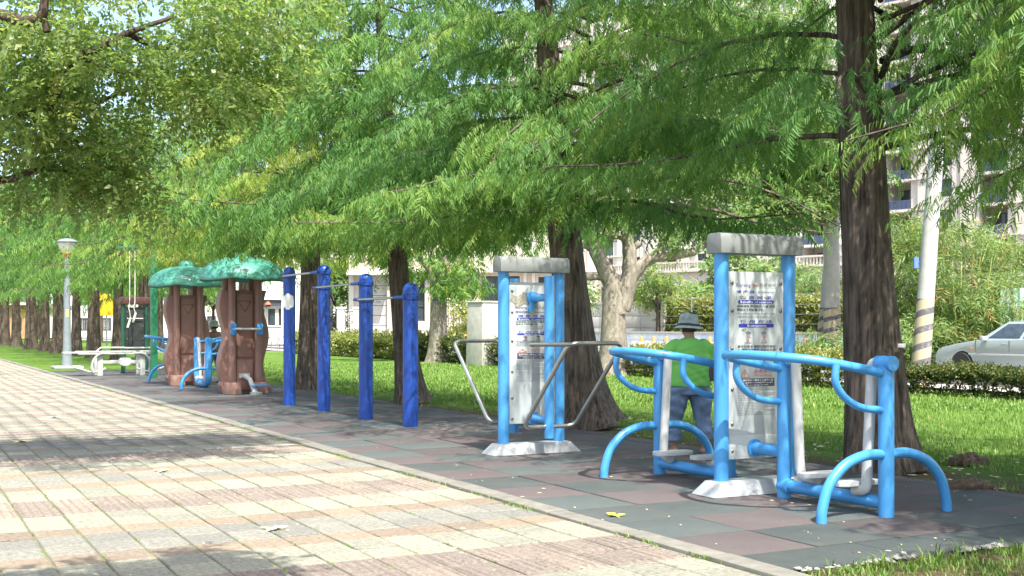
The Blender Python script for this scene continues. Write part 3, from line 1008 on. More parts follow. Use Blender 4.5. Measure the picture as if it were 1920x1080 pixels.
g.build('ironwork', M['iron'], ir2, smooth=0)

# mint corrugated hoarding behind the car
ho = thing('corrugated_hoarding', 'mint green corrugated metal hoarding behind the silver car', 'hoarding')
q = pw(1876, 616, 36); ho.location = (q.x, q.y, .1); ho.rotation_euler = (0, 0, -TH - radians(25))
V, Fc = [], []
n = 120
for k in range(n + 1):
    x = k * .045; y = .035 * (1 if (k // 2) % 2 else -1)
    V += [(x, y, .1), (x, y, 2.55)]
Fc = [(2 * k, 2 * k + 2, 2 * k + 3, 2 * k + 1) for k in range(n)]
for k in range(n + 1):
    x = k * .045; y = .035 * (1 if (k // 2) % 2 else -1) + .012
    V += [(x, y, .1), (x, y, 2.55)]
o_ = 2 * (n + 1)
Fc += [(o_ + 2 * k + 1, o_ + 2 * k + 3, o_ + 2 * k + 2, o_ + 2 * k) for k in range(n)]
Fc += [(2 * k + 1, 2 * k + 3, o_ + 2 * k + 3, o_ + 2 * k + 1) for k in range(n)]
MB().add(V, Fc).build('sheet', M['mint_metal'], ho, smooth=0)
MB().box((2.7, .1, 1.9), (5.4, .06, .08)).box((2.7, .1, .6), (5.4, .06, .08)).build('rail', M['grey_coat'], ho, smooth=0)

# ---- utility poles
def pole(label, px, py_top, px_top, Y, r0, r1, zs, group=None, seed=0, extra=True):
    b = pw(px, 616, Y); H = CH + (HZ - py_top) / F * Y
    tp = pw(px_top, 616, Y)
    t = thing('utility_pole', label, 'pole', (b.x, b.y, 0.05), group=group)
    dx, dy = (tp.x - b.x), (tp.y - b.y)
    pt = lambda z: (dx * z / H, dy * z / H, z)
    r = lambda z: r0 + (r1 - r0) * z / H
    zz = [zs + (H - zs) * k / 10 for k in range(11)]
    MB().tube([pt(z) for z in zz], [r(z) for z in zz], 20).build('shaft', M['pole_concrete'], t)
    zz = [zs * k / 8 for k in range(9)]
    MB().tube([pt(z) for z in zz], [r(z) + .006 for z in zz], 20).build('striped_wrap', M['stripes'], t)
    if extra:
        for k in range(14):
            z = zs + 1.2 + k * .45
            p = Vector(pt(z)); s = 1 if k % 2 else -1
            d = cw(1, 0, 0)
            MB().tube([p + d * s * r(z) * .9, p + d * s * (r(z) + .16)], .012, 5).build('step_bolt', M['iron'], t)
    return t
up = pole('leaning pale concrete pole with yellow and black stripes beside the silver car', 1724, -60, 1780, 28.3, .215, .14, 2.08)
pl = MB()
p_ = cw(-.19, -.13, 0); pl.box((p_.x + .1, p_.y + .02, 2.95), (.1, .1, .26), -TH)
pl.build('blue_plate', simple('blue_plate', (.1, .2, .6), .5), up)
pole('thicker of two crossed striped concrete poles left of the big trunk', 1561, -120, 1553, 41.0, .29, .24, 2.1, extra=False)
pole('thinner leaning striped pole crossing behind the thicker striped pole', 1541, -120, 1607, 41.8, .25, .18, 2.1, extra=False)

# ---- grey concrete block beside the pale tree
cb = thing('concrete_block', 'tall streaked grey concrete block standing on the lawn behind the left signboard', 'block')
q = pw(912, 616, 47); cb.location = (q.x, q.y, -.05); cb.rotation_euler = (0, 0, -TH + radians(38))
MB().box((0, 0, 1.25), (1.25, 1.1, 2.5), taper=(.9, .9)).build('body', M['concrete'], cb, bevel=.03)
MB().box((.0, 0, 2.53), (1.2, 1.05, .06)).build('cap', M['trim'], cb, bevel=.01)

# ---- cycle hoops in front of the shop
hp = None
for i, px in enumerate((496, 512, 533)):
    q = pw(px, 616, 68)
    if hp is None:
        hp = thing('cycle_hoop', 'x', 'bike rack', group='grey cycle hoops in front of the shop')
        MB().tube(fillet([(-.4, 0, 0), (-.4, 0, .85), (.4, 0, .85), (.4, 0, 0)], .3, 6), .03, 8).build('hoop', M['grey_coat'], hp)
        MB().box((0, 0, .02), (1.0, .12, .04)).build('foot_plate', M['grey_coat'], hp, smooth=0)
        h = hp
    else:
        h = copy_tree(hp)
    h.location = (q.x, q.y, .1); h.rotation_euler = (0, 0, -TH + .5)
    h['label'] = ('grey cycle hoop nearest the brown mushroom station', 'middle grey cycle hoop before the shop door', 'grey cycle hoop nearest the farthest blue post')[i]

# ---- yellow sign far left
ys = thing('yellow_sign', 'plain yellow sign board behind the trunks left of the green board', 'sign')
q = pw(199, 616, 80); ys.location = (q.x, q.y, 0); ys.rotation_euler = (0, 0, -TH)
MB().box((0, 0, CH + 45 * 80 / F), (1.15, .08, 1.5)).build('board', M['yellow_sign'], ys, bevel=.02)
MB().tube([(0, .08, 0), (0, .08, 3.6)], .05, 8).build('post', M['grey_coat'], ys)
# ================================================================== EXERCISE MACHINES
def sign_face(part, ct, s, zmap, title, second, figs=True):
    "printed lettering on a sign sheet facing -Y; part is the sheet (a part), text are its sub-parts"
    f = lambda a, b: (ct + a, s, b)
    f2 = lambda a, b: (ct + a, s - .0012, b)
    A = lambda px: (px - 1416) * .0060
    Zr = lambda y: CH + (616 - y) * .00468
    Z = lambda y: zmap(Zr(y))
    ink = {k: MB() for k in ('navy', 'violet', 'grey', 'dark', 'red', 'green')}
    white = MB()
    def W(k, s_, x0, x1, y0, y1):
        write(ink[k], s_, A(x0), A(x1), Z(y1), Z(y0), f)
    W('violet', 'Xurong', 1377, 1405, 531.5, 541)
    W('grey', '健身器材', 1421, 1452, 531, 538)
    W('green', 'Fitness Equipment', 1421, 1452, 538.8, 541)
    W('navy', title, 1379, 1412, 545, 550.5)
    W('violet', second, 1418, 1449, 545.5, 550.5)
    W('navy', '健 身 效 果', 1385, 1444, 555, 561.5)
    W('dark', '鍛鍊運動,增強腿肌力量,增進', 1380, 1450, 572, 577)
    W('dark', '腰部以下關節靈活性。', 1380, 1430, 578.5, 583.5)
    W('grey', 'Strengthens your leg muscles, and', 1380, 1449, 586, 590.5)
    W('grey', 'improves lower body flexibility', 1380, 1440, 592, 596.5)
    W('navy', '使 用 方 法', 1386, 1445, 600, 606)
    W('dark', '雙手扶把手,雙腳站踏於踏板', 1381, 1451, 647, 652.2)
    W('dark', '上,雙腳自然伸直,前後交叉擺', 1381, 1451, 653.3, 658.5)
    W('red', '注意事項', 1411, 1445, 692.5, 699)
    W('red', 'Warning', 1411, 1443, 700.5, 707)
    # bars with rounded ends
    def bar(mb, x0, x1, y0, y1):
        a0, a1, b0, b1 = A(x0), A(x1), Z(y1), Z(y0); r = (b1 - b0) / 2; P = []
        for k in range(9):
            q = pi / 2 + pi * k / 8; P.append((a0 + r + r * cos(q), b0 + r + r * sin(q)))
        for k in range(9):
            q = -pi / 2 + pi * k / 8; P.append((a1 - r + r * cos(q), b0 + r + r * sin(q)))
        mb.add([f(*p) for p in P], [tuple(range(len(P)))])
    bar(ink['navy'], 1382, 1448, 563, 569.8)
    bar(ink['navy'], 1383, 1448, 607, 613.8)
    ink['dark'].add([f(A(1383), Z(724)), f(A(1449), Z(724)), f(A(1449), Z(709)), f(A(1383), Z(709))], [(0, 1, 2, 3)])
    def WW(s_, x0, x1, y0, y1):
        write(white, s_, A(x0), A(x1), Z(y1), Z(y0), f2)
    WW('Benefits of exercise', 1386, 1445, 564.3, 568.8)
    WW('Instruction', 1399, 1433, 608, 613)
    WW('本器材適合12歲以上之成人使用', 1386, 1446, 710.2, 714.2)
    WW('This equipment is designed for people', 1386, 1446, 715.2, 718.8)
    WW('12 years of age or older.', 1396, 1438, 719.8, 723.2)
    # logo
    lg = (A(1413.5), Z(536.5))
    for q, k in ((0.3, 'red'), (2.4, 'red'), (4.4, 'green')):
        P = [(lg[0] + .018 * cos(q) + .02 * cos(q + u) , lg[1] + .010 * sin(q) + .009 * sin(q + u)) for u in [2 * pi * i / 8 for i in range(8)]]
        ink[k].add([f(*p) for p in P], [tuple(range(8))])
    # warning triangle
    def strip(mb, p, q, w):
        d = Vector((q[0] - p[0], q[1] - p[1])); n_ = Vector((-d.y, d.x)).normalized() * w / 2
        mb.add([f(p[0] + n_.x, p[1] + n_.y), f(p[0] - n_.x, p[1] - n_.y), f(q[0] - n_.x, q[1] - n_.y), f(q[0] + n_.x, q[1] + n_.y)], [(0, 1, 2, 3)])
    T3 = [(A(1386), Z(707)), (A(1403), Z(707)), (A(1394.5), Z(692.5))]
    for i in range(3):
        strip(ink['red'], T3[i], T3[(i + 1) % 3], .007)
    write(ink['red'], '!', A(1393.4), A(1395.6), Z(705), Z(697), f)
    # two small instruction drawings
    if figs:
        for px, legs in ((1400.5, ((-2, 0), (2, 0))), (1429.5, ((-5, -1), (5, -1)))):
            y0 = 622
            for p, q, k in (((px - 4.5, y0 + 3), (px, y0), 'dark'), ((px, y0), (px + 4.5, y0 + 3), 'dark')):
                strip(ink[k], (A(p[0]), Z(p[1])), (A(q[0]), Z(q[1])), .007)
            for p, q, k in (((px - 2.2, y0 + 4), (px + 2.2, y0 + 4), 'dark'), ((px - 2, y0 + 4), (px - 2, y0 + 9), 'red'), ((px + 2, y0 + 4), (px + 2, y0 + 9), 'red'),
                            ((px, y0 + 8), (px, y0 + 14), 'red'), ((px, y0 + 10), (px + 4, y0 + 11), 'red'),
                            ((px, y0 + 14), (px + legs[0][0], y0 + 20 + legs[0][1]), 'red'), ((px, y0 + 14), (px + legs[1][0], y0 + 20 + legs[1][1]), 'red'),
                            ((px - 6, y0 + 20.6), (px + 6, y0 + 20.6), 'grey')):
                strip(ink[k], (A(p[0]), Z(p[1])), (A(q[0]), Z(q[1])), .006)
    # the small print, too small to read: rows of short dashes
    fp = MB(); r_ = random.Random(3)
    def dashes(y, x0, x1, h, lo, hi, gap):
        x = x0
        while x < x1:
            e = min(x1, x + r_.uniform(lo, hi))
            fp.add([f(A(x), Z(y + h)), f(A(e), Z(y + h)), f(A(e), Z(y)), f(A(x), Z(y))], [(0, 1, 2, 3)]); x = e + gap
    for i in range(8):
        dashes(726.5 + i * 3.1, 1381 + (i % 2), 1450 if i % 3 != 2 else 1420, 1.5, 1.0, 2.6, .7)
    for i in range(9):
        dashes(752.5 + i * 2.9, 1381, 1450 if i % 3 != 1 else 1432, 1.0, 1.5, 5, .8)
    for i in range(3):
        dashes(661.5 + i * 6.3, 1381, 1450 - 9 * i, 2.6, 1.6, 5, 1.0)
    nm = {'navy': 'ink_navy', 'violet': 'ink_violet', 'grey': 'ink_grey', 'dark': 'ink_dark', 'red': 'ink_red', 'green': 'ink_green'}
    for k, mb in ink.items():
        if mb.v:
            mb.build('lettering', M[nm[k]], part, smooth=0, world=True)
    white.build('lettering', M['ink_white'], part, smooth=0, world=True)
    fp.build('small_print', M['ink_grey'], part, smooth=0, world=True)

def gantry(root, s, tl, tr, mb_rows=True, panel=(.31, 1.925)):
    ct = (tl + tr) / 2
    for t in (tl, tr):
        MB().tube([(t, s, .06), (t, s, 2.12)], .0635, 20, caps=False).build('post', M['sky_blue'], root, world=True)
    P = []
    prof = [(-.17, 2.075), (.17, 2.075), (.17, 2.19), (.145, 2.235), (.10, 2.25), (-.10, 2.25), (-.145, 2.235), (-.17, 2.19)]
    prof = [(a * .62, b) for a, b in prof]
    MB().prism(prof, lambda a, b, d: (d, s + a, b), ct - .45, ct + .45).build('header', M['grey_coat'], root, bevel=.008, world=True)
    hw, hd = .57, .17
    V = [(ct - hw, s - hd, 0), (ct + hw, s - hd, 0), (ct + hw, s + hd, 0), (ct - hw, s + hd, 0),
         (ct - hw + .11, s - hd + .06, .12), (ct + hw - .11, s - hd + .06, .12), (ct + hw - .11, s + hd - .06, .12), (ct - hw + .11, s + hd - .06, .12)]
    MB().add(V, [(0, 3, 2, 1), (4, 5, 6, 7), (0, 1, 5, 4), (1, 2, 6, 5), (2, 3, 7, 6), (3, 0, 4, 7)]).build('base', M['base_white'], root, bevel=.012, world=True)
    w = (tr - tl) - .135
    z0, z1 = panel
    sg = MB().box((ct, s, (z0 + z1) / 2), (w, .036, z1 - z0)).build('sign_panel', M['sign_white'], root, bevel=.006, world=True)
    bt = MB()
    for z in (z1 - .1, z1 - .34, z1 - .67, z1 - 1.02, z1 - 1.32, z0 + .06):
        for sg_ in (-1, 1):
            bt.ball((ct + sg_ * (w / 2 - .035), s - .02, z), .017, 8, 5, (1, .7, 1))
    bt.build('bolts', M['bolt'], sg, world=True)
    return sg

def walk_unit(root, t0, m, e, side=1, uframe=False):
    "two-legged air walker between a middle post at y = m and an end post at y = e"
    sg = 1 if e > m else -1
    c = (m + e) / 2; h = abs(e - m) / 2
    if uframe:
        MB().tube(fillet([(t0, m, 1.2), (t0, m, .09), (t0, e, .09), (t0, e, 1.2)], .34, 8), .08, 18).build('frame', M['sky_blue'], root, world=True)
    else:
        MB().tube([(t0, m, 0), (t0, m, 1.15)], .06, 20).build('middle_post', M['sky_blue'], root, world=True)
        MB().tube([(t0, e, 0), (t0, e, 1.15)], .06, 20).build('end_post', M['sky_blue'], root, world=True)
    q = lambda u: c + sg * u * h          # u = -1 at the middle post, +1 at the end post
    rail = spline([(t0 - .03, q(-1), 1.09), (t0 - .34, q(-1.0), 1.145), (t0 - .60, q(-.92), 1.19), (t0 - .75, q(-.70), 1.215), (t0 - .82, q(-.3), 1.225),
                   (t0 - .83, q(.1), 1.225), (t0 - .74, q(.45), 1.215), (t0 - .56, q(.75), 1.19), (t0 - .32, q(.93), 1.145), (t0 - .03, q(1), 1.09)], 5)
    rail = [Vector((t0 - (t0 - p.x) * side, p.y, p.z)) for p in rail]
    MB().tube(rail, .036, 12).build('handrail', M['sky_blue'], root, world=True)
    for s_ in (m, e):
        MB().tube(spline([(t0 - side * .50, s_, 1.17), (t0 - side * .505, s_, 1.03), (t0 - side * .42, s_, .92), (t0 - side * .26, s_, .84), (t0 - side * .03, s_, .81)], 5), .029, 10).build('brace', M['sky_blue'], root, world=True)
    for d in (-1, 1):
        MB().tube(spline([(t0 + d * .03, e, .475), (t0 + d * .22, e, .475), (t0 + d * .42, e, .41), (t0 + d * .57, e, .27), (t0 + d * .635, e, .1), (t0 + d * .645, e, 0)], 6), .04, 12).build('arch_leg', M['sky_blue'], root, world=True)
    if not uframe:
        MB().tube([(t0, m, .105), (t0, e, .105)], .052, 14).build('low_tube', M['sky_blue'], root, world=True)
        MB().tube([(t0, m - sg * .03, .105), (t0, m + sg * .085, .105)], .066, 14).build('collar', M['sky_blue'], root, world=True)
    for s_, d in ((m, sg), (e, -sg)):
        MB().tube([(t0, s_ - d * .075, 1.165), (t0, s_ + d * .085, 1.165)], .058, 16).build('hub', M['sky_blue'], root, world=True)
        bottom = d * (.30 if s_ == m else .22)
        sw = .05 if s_ == m else -.06
        lg = MB().tube(fillet([(t0, s_ + d * .07, 1.165), (t0, s_ + d * .145, 1.165), (t0 + sw, s_ + d * .145, .19), (t0 + sw, s_ + bottom + d * .05, .175)], .09, 6), .042, 14).build('swing_leg', M['pale_coat'], root, world=True)
        # oval footplate with a rim
        pc = (t0 + sw + .02, s_ + bottom + d * .06, .215)
        P = []
        for k in range(20):
            a = 2 * pi * k / 20
            ca, sa = cos(a), sin(a)
            P.append((.215 * abs(ca) ** .6 * (1 if ca > 0 else -1), .085 * abs(sa) ** .6 * (1 if sa > 0 else -1)))
        fpm = MB().prism(P, lambda a, b, dd: (pc[0] + a, pc[1] + b, pc[2] + dd), 0, .035)
        fpm.prism([(a * .9, b * .84) for a, b in P], lambda a, b, dd: (pc[0] + a, pc[1] + b, pc[2] + dd), .0352, .037)
        fpm.build('foot_plate', M['pale_coat'], lg, bevel=.006, world=True)

# ---- 1. nearest machine: air walker for two with a signboard
s0 = 8.2
w1 = thing('air_walker', 'sky blue two-seat air walker with tall white signboard, nearest of the machines', 'exercise machine', (6.71, s0, 0))
sgp = gantry(w1, s0, 6.34, 7.08)
sign_face(sgp, 6.71, s0 - .0205, lambda z: z, '漫 步 器', 'Sprintmaster')
MB().box((6.71, s0 - .001, .40), (.607, .046, .2)).build('lower_plate', M['sign_white'], w1, bevel=.004, world=True)
for d, m_ in ((-1, 7.81), (1, 8.58)):
    MB().tube([(6.68, s0 + d * .02, .39), (6.70, m_, .39)], .055, 16).tube([(6.68, s0 + d * .023, .39), (6.68, s0 + d * .045, .39)], .078, 16).build('stub', M['sky_blue'], w1, world=True)
walk_unit(w1, 6.70, 7.81, 6.65)
walk_unit(w1, 6.72, 8.58, 9.67)
# worn bare patches where the print is scratched off
for (x, y, w_, h_) in ((1391, 558, 12, 6), (1433, 557, 8, 4), (1392, 618, 9, 3), (1432, 616, 8, 5)):
    a, b = (x - 1416) * .006, CH + (616 - y) * .00468
    n_ = 9; P = [(a + w_ * .003 * cos(2 * pi * k / n_) * random.uniform(.7, 1.2), b + h_ * .0024 * sin(2 * pi * k / n_) * random.uniform(.7, 1.2)) for k in range(n_)]
    MB().add([(6.71 + p[0], s0 - .0225, p[1]) for p in P], [tuple(range(n_))]).build('worn_patch', M['worn'], sgp, smooth=0, world=True)

# ---- 2. back-swing machine with steel loop handles
s1 = 12.0
w2 = thing('swing_bar_machine', 'sky blue signboard machine with bent steel bars on both sides, torn sign top', 'exercise machine', (6.55, s1, 0))
sg2 = gantry(w2, s1, 6.19, 6.92, panel=(.34, 1.96))
zm = lambda z: float(np.interp(z, [.3, .6, .9, 1.023, 1.24, 1.458, 1.664, 1.8, 2.0], [.5, .74, 1.06, 1.175, 1.27, 1.363, 1.54, 1.667, 1.8]))
sign_face(sg2, 6.555, s1 - .0205, zm, '腰背訓練器', 'Waist Rotator')
for d in (-1, 1):
    ys_ = s1 + d * .42
    MB().tube([(6.55, ys_, .2), (6.55, ys_, 2.02)], .055, 18).build('pivot_pole', M['sky_blue'], w2, world=True)
    for z in (1.78, .40):
        MB().tube([(6.55, s1 + d * .02, z), (6.55, ys_, z)], .045, 14).tube([(6.55, s1 + d * .022, z), (6.55, s1 + d * .05, z)], .075, 16).build('stand_off', M['sky_blue'], w2, world=True)
    y2 = s1 + d * 1.42
    loop = fillet([(6.52, ys_, .33), (6.22, ys_, .33), (6.22, y2, 1.275), (6.88, y2, 1.275), (6.88, ys_, .33), (6.58, ys_, .33)], .11, 7)
    MB().tube(loop, .024, 12).build('loop_bar', M['chrome'], w2, world=True)
    if d < 0:
        MB().tube([(6.27, y2 + .004, 1.265), (5.75, y2, 1.265)], .022, 12).build('side_handle', M['chrome'], w2, world=True)
tn = MB()
P = [(-.29, 1.80), (-.27, 1.87), (-.2, 1.845), (-.12, 1.9), (0.02, 1.87), (.1, 1.9), (.12, 1.83), (.02, 1.79), (-.04, 1.74), (-.1, 1.77), (-.2, 1.72), (-.24, 1.77)]
tn.add([(6.555 + a, s1 - .0225, b - .05) for a, b in P], [tuple(range(len(P)))])
tn.build('torn_patch', M['worn'], sg2, smooth=0, world=True)
tn = MB().prism([(-.13, 1.87), (-.02, 1.9), (.0, 1.86), (-.03, 1.72), (-.09, 1.66), (-.11, 1.7), (-.08, 1.78)], lambda a, b, d: (6.555 + a + .03, s1 - .05 + d * (1 + 3 * (1.9 - b)), b - .05), -.006, .0)
tn.build('torn_flap', M['sky_blue'], sg2, smooth=0, world=True)

# ---- 3. four pull-up posts with three bars
pu = thing('pull_up_bars', 'row of four navy blue posts joined by three stepped pull-up bars', 'exercise machine', (6.67, 16, 0))
posts = [(6.72, 15.98, 2.10), (6.66, 17.65, 2.30), (6.68, 19.75, 2.54), (6.60, 21.5, 2.58)]
for (t, s, H) in posts:
    R_ = .112
    prof = [(R_, 0), (R_, H - .16)] + [(R_ * cos(a), H - .105 + .105 * sin(a)) for a in [k * pi / 12 for k in range(6)]] + [(0, H)]
    p = MB().lathe(prof, (t, s, 0), 28).build('post', M['navy'], pu, world=True)
    MB().lathe([(R_ + .005, H - .175), (R_ + .005, H - .145)], (t, s, 0), 28).build('cap_ring', M['navy'], p, world=True)
for (a, b, z) in ((0, 1, 1.885), (1, 2, 2.14), (2, 3, 2.405)):
    A_, B_ = posts[a], posts[b]
    ov = Vector((B_[0] - A_[0], B_[1] - A_[1], 0)).normalized()
    p0, p1 = Vector((A_[0], A_[1], z)), Vector((B_[0], B_[1], z))
    off = Vector((-.128, 0, 0))
    br = MB().tube([p0 + off + ov * .1, p1 + off + ov * .12], .018, 10).build('pull_up_bar', M['chrome'], pu, world=True)
    MB().tube([p0 + off - ov * .06, p0 + off + ov * .3], .026, 10).build('bar_sleeve', M['navy'], br, world=True)
    MB().tube([p1 + off + ov * .02, p1 + off + ov * .16], .026, 10).build('bar_sleeve', M['navy'], br, world=True)
    for (t, s, H) in (A_, B_):
        cl = MB().lathe([(.113, z - .035), (.126, z - .03), (.126, z + .03), (.113, z + .035)], (t, s, 0), 24)
        for k in range(4):
            an = k * pi / 2 + .6
            cl.ball((t + .13 * cos(an), s + .13 * sin(an), z), .016, 6, 4)
        cl.build('clamp', M['navy'], pu, world=True)
st = MB()
P = []
for k in range(10):
    an = 2 * pi * k / 10; P.append((.11 * cos(an), .15 * sin(an) * (1 - .25 * cos(an))))
# round white notice stuck round the farthest post
rows = [(-.15, .02), (-.10, .10), (-.04, .115), (.04, .115), (.10, .10), (.15, .02)]
V = []
for b, hw_n in rows:
    for k in range(7):
        an = (-.55 + (hw_n / .112) * (k / 3 - 1))
        V.append((6.60 + .1165 * sin(an), 21.5 - .1165 * cos(an), 1.93 + b))
st.add(V, [(r * 7 + k, r * 7 + k + 1, r * 7 + k + 8, r * 7 + k + 7) for r in range(5) for k in range(6)])
st.build('white_notice', M['white_paint'], pu, smooth=0, world=True)

# ---- 4/5. brown stations under green mushroom roofs
def mushroom(root, c, step=True, bar=True):
    t, s = c
    for dt in (-.29, .29):
        MB().lathe([(.105, 0), (.09, .3), (.084, 1.4), (.08, 2.62)], (t + dt, s - .16, 0), 18).build('pillar', M['brown_plastic'], root, world=True)
        MB().lathe([(.098, 0), (.09, 1.4), (.085, 2.60)], (t + dt, s + .36, 0), 16).build('pillar', M['brown_plastic'], root, world=True)
    zz = [2.27 - 2.22 * k / 30 for k in range(31)]
    sh = lambda z: .062 * cos(2 * pi * (z - 1.27) / 1.3)
    wd = lambda z: .49 + (.05 if z < .2 else 0)
    P = [(wd(z) + sh(z), z) for z in zz] + [(-wd(z) + sh(z), z) for z in reversed(zz)]
    body = MB().prism(P, lambda a, b, d: (t + a, s + d, b), -.10, .26).build('wavy_board', M['brown_plastic'], root, bevel=.02, world=True)
    MB().box((t, s - .115, 1.5), (.36, .03, 1.4)).box((t, s - .125, .42), (.36, .05, .66)).build('centre_panel', M['brown_plastic'], body, bevel=.012, world=True)
    T3 = [(-.135, 2.03), (.135, 2.03), (0, 1.80)]
    tri = MB()
    tri.tube([(t + a, s - .132, b) for a, b in T3], .014, 6, closed=True)
    tri.build('triangle_emblem', M['brown_plastic'], body, world=True)
    tx = MB(); r_ = random.Random(5); x = -.15
    write(tx, 'Max & Fitness', -.155, .155, 2.135, 2.185, lambda a, b: (t + a, s - .133, b))
    tx.build('lettering', M['brown_pale'], body, smooth=0, world=True)
    for dt in (-.29, .29):
        MB().box((t + dt, s - .18, .13), (.36, .3, .26), taper=(.86, .85)).build('footing', M['brown_pale'], root, bevel=.02, world=True)
    def mod(a, u):
        k = exp(-((u - .40) / .17) ** 2)
        return 1 + .012 * cos(5 * a + .6) * k, .028 * cos(5 * a + .6) * k * -1
    prof = [(0, 2.62), (.5, 2.60), (.80, 2.53), (.89, 2.49), (.925, 2.485), (.94, 2.51), (.93, 2.57), (.89, 2.66), (.82, 2.76), (.72, 2.845), (.58, 2.92), (.40, 2.975), (.19, 3.0), (.185, 3.01)]
    dm = MB().lathe(prof, (t, s + .08, 0), 60, mod=mod).build('dome_roof', M['dome_green'], root, smooth=60, world=True)
    MB().lathe([(.185, 2.99), (.19, 3.06), (.15, 3.12), (.08, 3.15), (0, 3.155)], (t, s + .08, 0), 20).build('knob', M['dome_green'], dm, world=True)
    if bar:
        MB().tube([(t - .29, s - .38, 1.42), (t + .29, s - .38, 1.42)], .025, 10).build('push_bar', M['pale_coat'], root, world=True)
        for dt in (-.29, .29):
            g = MB()
            for z in (1.35, 1.49):
                g.tube([(t + dt, s - .24, z), (t + dt, s - .31, z)], .068, 14)
            g.tube([(t + dt, s - .28, 1.42), (t + dt, s - .40, 1.42)], .04, 10).box((t + dt, s - .275, 1.42), (.1, .05, .2))
            g.build('bar_bracket', M['sky_blue'], root, bevel=.008, world=True)
    if step:
        sp_ = MB().tube([(t - .02, s - .14, .40), (t + .05, s - .34, .33), (t + .12, s - .56, .03)], [.06, .05, .06], 12).box((t - .02, s - .15, .40), (.24, .05, .1)).build('step_arm', M['pale_coat'], root, world=True)
        MB().box((t + .22, s - .50, .20), (.36, .22, .035)).build('step_plate', M['sky_blue'], sp_, bevel=.015, world=True)
        MB().lathe([(.14, 0), (.14, .05), (.08, .07)], (t + .13, s - .56, 0), 14).build('foot', M['grey_coat'], sp_, world=True)

mu2 = thing('mushroom_station', 'brown exercise station under bright green mushroom roof, with a push bar on its front', 'exercise station', (6.88, 25.8, 0))
mushroom(mu2, (6.88, 25.8))
mu1 = thing('mushroom_station', 'brown exercise station under shaded green mushroom roof, blue air walker legs in front', 'exercise station', (6.67, 30.4, 0))
mushroom(mu1, (6.67, 30.4), step=False, bar=False)
walk_unit(mu1, 6.75, 29.65, 28.45, side=-1, uframe=True)
walk_unit(mu1, 6.75, 31.2, 32.4, uframe=True)

# ---- 6. dark green board, bench, pulley frame
gb = thing('green_board', 'dark green framed notice board with brown cap standing behind the white bench', 'notice board', (6.95, 39.2, 0))
for dt in (-.36, .36):
    MB().tube([(6.95 + dt, 39.2, 0), (6.95 + dt, 39.2, 2.2)], .07, 12).build('post', M['dark_green'], gb, world=True)
MB().box((6.95, 39.2, 2.32), (.94, .26, .24)).build('cap', M['cap_brown'], gb, bevel=.04, world=True)
pn = MB().box((6.95, 39.2, 1.36), (.57, .04, 1.5)).build('panel', M['dark_panel'], gb, bevel=.01, world=True)
b_ = MB()
for z in (.75, 1.1, 1.5, 1.95):
    for d in (-1, 1):
        b_.ball((6.95 + d * .24, 39.17, z), .02, 6, 4)
b_.build('bolts', M['chrome'], pn, world=True)
MB().tube([(6.7, 39.12, 1.75), (7.2, 39.12, 1.75)], .02, 8).build('bar', M['chrome'], gb, world=True)
MB().box((6.95, 39.2, .45), (.64, .06, .1)).build('rail', M['dark_green'], gb, world=True)

bn = thing('sit_up_bench', 'pale cream double sit-up bench with curved foot hooks and oval plate', 'exercise bench', (6.2, 37.8, 0))
tb, sb = 6.25, 37.8
for s_, z_ in ((sb - .3, .67), (sb + .3, .72)):
    MB().box((tb, s_, z_), (2.5, .26, .05)).build('seat_board', M['bench_white'], bn, bevel=.02, world=True)
MB().box((4.95, sb, .70), (.7, .5, .05)).build('seat_end', M['bench_white'], bn, bevel=.02, world=True)
for dt in (-.62, .62):
    for s_ in (sb - .3, sb + .3):
        MB().box((tb + dt, s_, .33), (.16, .09, .66)).build('leg', M['bench_white'], bn, bevel=.012, world=True)
MB().box((tb, sb - .3, .42), (1.3, .05, .11)).build('cross_bar', M['bench_white'], bn, bevel=.01, world=True)
MB().lathe([(0, -.03), (.18, -.03), (.18, .03), (0, .03)], (0, 0, 0), 20)
ov = MB(); P = [(.2 * cos(2 * pi * k / 20), .14 * sin(2 * pi * k / 20)) for k in range(20)]
ov.prism(P, lambda a, b, d: (tb + .1 + a, sb - .34 + d, .43 + b), -.02, .02).build('oval_plate', M['pale_coat'], bn, bevel=.006, world=True)
for dt, sg in ((-1, -1), (1, 1)):
    for s_ in (sb - .2, sb - .42):
        MB().tube(spline([(tb + dt * .35, s_, .68), (tb + dt * .62, s_, .67), (tb + dt * .8, s_, .52), (tb + dt * .86, s_, .3), (tb + dt * .82, s_, .12)], 5), .03, 8).build('foot_hook', M['bench_white'], bn, world=True)
    MB().tube([(tb + dt * .45, sb - .3, .22), (tb + dt * .82, sb - .3, .1), (tb + dt * 1.3, sb - .3, .24)], .03, 8).build('hook_arm', M['bench_white'], bn, world=True)
    MB().tube([(tb + dt * 1.12, sb - .3, .2), (tb + dt * 1.36, sb - .3, .27)], .055, 10).build('roller', M['bench_white'], bn, world=True)
    MB().tube([(tb + dt * .1, sb - .3, .84), (tb + dt * 1.0, sb - .3, .84)] if dt > 0 else [(tb - .75, sb - .3, .72), (tb - .6, sb - .3, .85), (tb + .1, sb - .3, .85)], .025, 8).build('grab_rail', M['bench_white'], bn, world=True)

